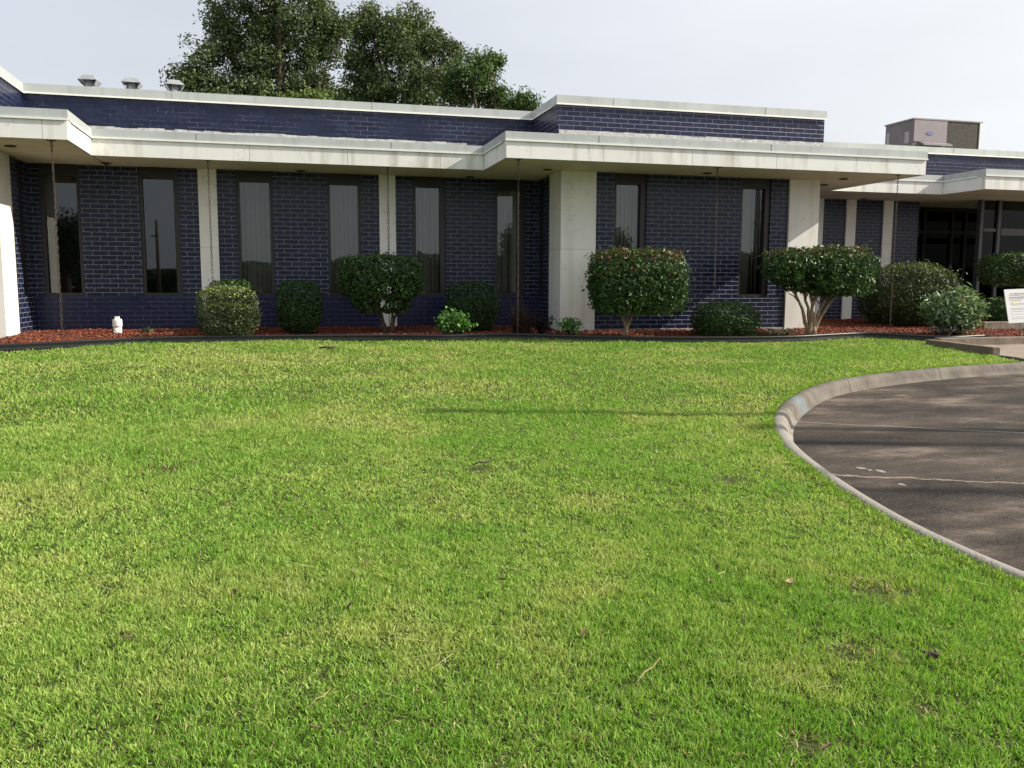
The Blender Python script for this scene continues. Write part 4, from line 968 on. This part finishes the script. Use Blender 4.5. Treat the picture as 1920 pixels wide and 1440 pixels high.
V_, F_, c_ = leaves(P, np.tile(np.array([0, .6, .5]), (n, 1)), .75, .7, c_, g)
tag(np_mesh('distant_treeline', V_, [F_], M['leaf_matt'], col=c_), 'distant dark treeline across the street, mirrored low in the windows', 'treeline', kind='stuff')
q = mirror(292, 412, 70, Y0); up_ = empty('utility_pole', (q.x, q.y, -.5), 'wooden utility pole mirrored in the second window', 'utility pole')
mb = MB(); mb.tube([(q.x, q.y, -.6), (q.x, q.y, q.z)], [.15, .10], 10); mb.build('pole', M['wood'], up_)
mb = MB(); mb.box(q.x-.40, q.x+.15, q.y-.05, q.y+.05, q.z-1.25, q.z-1.15); mb.build('crossarm', M['wood'], up_)
# unseen stand-in posts added right of the drive to throw the thin shadows
def shadow_post(tx, ty, H, r_, label):
    t_ = H/math.tan(SUN_EL); b = Vector((tx+math.sin(SUN_AZ)*t_, ty-math.cos(SUN_AZ)*t_, 0)); root = empty('shadow_post', (b.x, b.y, -.2), label, 'stand-in post', 'stand-in shadow posts beside the drive')
    mb = MB(); mb.tube([(b.x, b.y, -.3), (b.x, b.y, H*.5), (b.x, b.y, H+.2)], [r_*1.3, r_, r_*.8], 10); mb.build('post', M['steel'], root)
    mb = MB(); mb.box(b.x-.1, b.x+.1, b.y-.1, b.y+.1, H+.2, H+.32); mb.build('post_cap', M['steel'], root, .02)
shadow_post(1.2, 7.74, 6.5, .09, 'slim unseen stand-in post whose thin shadow crosses the lawn')
shadow_post(3.9, 6.45, 7.0, .10, 'stout unseen stand-in post whose shadow crosses the driveway near the kerb')
shadow_post(3.75, 5.0, 9.0, .09, 'unseen stand-in post whose soft shadow lies across the lower driveway')

# ------------------------------------------------------------------ litter on the lawn
def leaf_mesh(name, material, seed):
    rs = random.Random(seed); mb = MB(); n_ = 5; vs_ = []; fs = []
    for i in range(n_+1):
        f = i/n_; wv = .016*math.sin(math.pi*min(.97, f*.92+.05)); zz = .006*math.sin(f*4+seed)
        vs_ += [(f*.06-.03, -wv, zz+.008), (f*.06-.03, 0, zz), (f*.06-.03, wv, zz+.008)]
    for i in range(n_):
        for j in range(2): a = i*3+j; fs.append((a, a+1, a+4, a+3))
    mb.add(vs_, fs, True); return mb.build(name, material)
la, lb = leaf_mesh('fallen_leaf', M['dead_leaf'], 1), leaf_mesh('fallen_leaf', M['dead_leaf_pale'], 2)
spots = [(687,1065,0),(242,1208,0),(174,1383,0),(298,1335,0),(656,1152,0),(940,1100,0),(440,1122,0),(1093,1200,0),(875,720,0),(560,710,1),(495,738,0),(580,795,0),(600,697,1),(780,880,0),(310,853,0),(1333,1098,1),(1745,1245,0),(1270,712,0),(1075,715,0),(592,1380,0),(1550,1420,0),(905,775,0),(1480,1100,1),(560,1345,0)]
first = {0: la, 1: lb}; used = {0: False, 1: False}
for i, (px, py, k_) in enumerate(spots):
    o = first[k_]
    if used[k_]:
        o = o.copy(); C.objects.link(o)
    used[k_] = True; q = on_lawn(px, py); o.location = (q.x, q.y, float(lawn_z(q.x, q.y))+.026)
    o.rotation_euler = (random.uniform(-.5, .5), random.uniform(-.4, .4), random.uniform(0, 6.28)); s_ = random.uniform(.5, .85); o.scale = (s_, s_, s_)
    tag(o, 'small tan fallen leaf lying on the lawn' if k_ else 'small reddish brown fallen leaf lying on the lawn', 'leaf', 'fallen leaves on the lawn')
def stick(px, py, L_, az, label, r_=.006, m_='twig'):
    q = on_lawn(px, py); z = float(lawn_z(q.x, q.y))+.03; mb = MB(); dx, dy = math.cos(az)*L_/2, math.sin(az)*L_/2
    kq = min(1, r_/.006)*.8 if r_ > .004 else .12
    mb.tube([(-dx, -dy, .0), (-dx*.3, -dy*.3+.015*kq, .012), (dx*.35, dy*.35-.01*kq, .004), (dx, dy, .012)], [r_*.8, r_, r_, r_*.6], 6)
    if r_ > .004: mb.tube([(dx*.35, dy*.35-.01, .004), (dx*.6, dy*.6+.05, .03)], [r_*.7, r_*.3], 5)
    o = mb.build('twig', M[m_]); o.location = (q.x, q.y, z); tag(o, label, 'twig', 'twigs on the lawn')
stick(615, 657, .24, 0.05, 'thick black twig on the lawn close to the bed edging', .016)
stick(905, 876, .14, .3, 'dark broken twig in the middle of the lawn', .006)
stick(1215, 1275, .22, .75, 'long pale grass stalk lying on the near lawn', .0022, 'dead_leaf_pale')
stick(1750, 1247, .07, .2, 'short brown twig on the lawn near the brown bare spots', .006)
stick(600, 1330, .12, .9, 'thin pale grass stalk on the lawn at bottom left', .002, 'dead_leaf_pale')
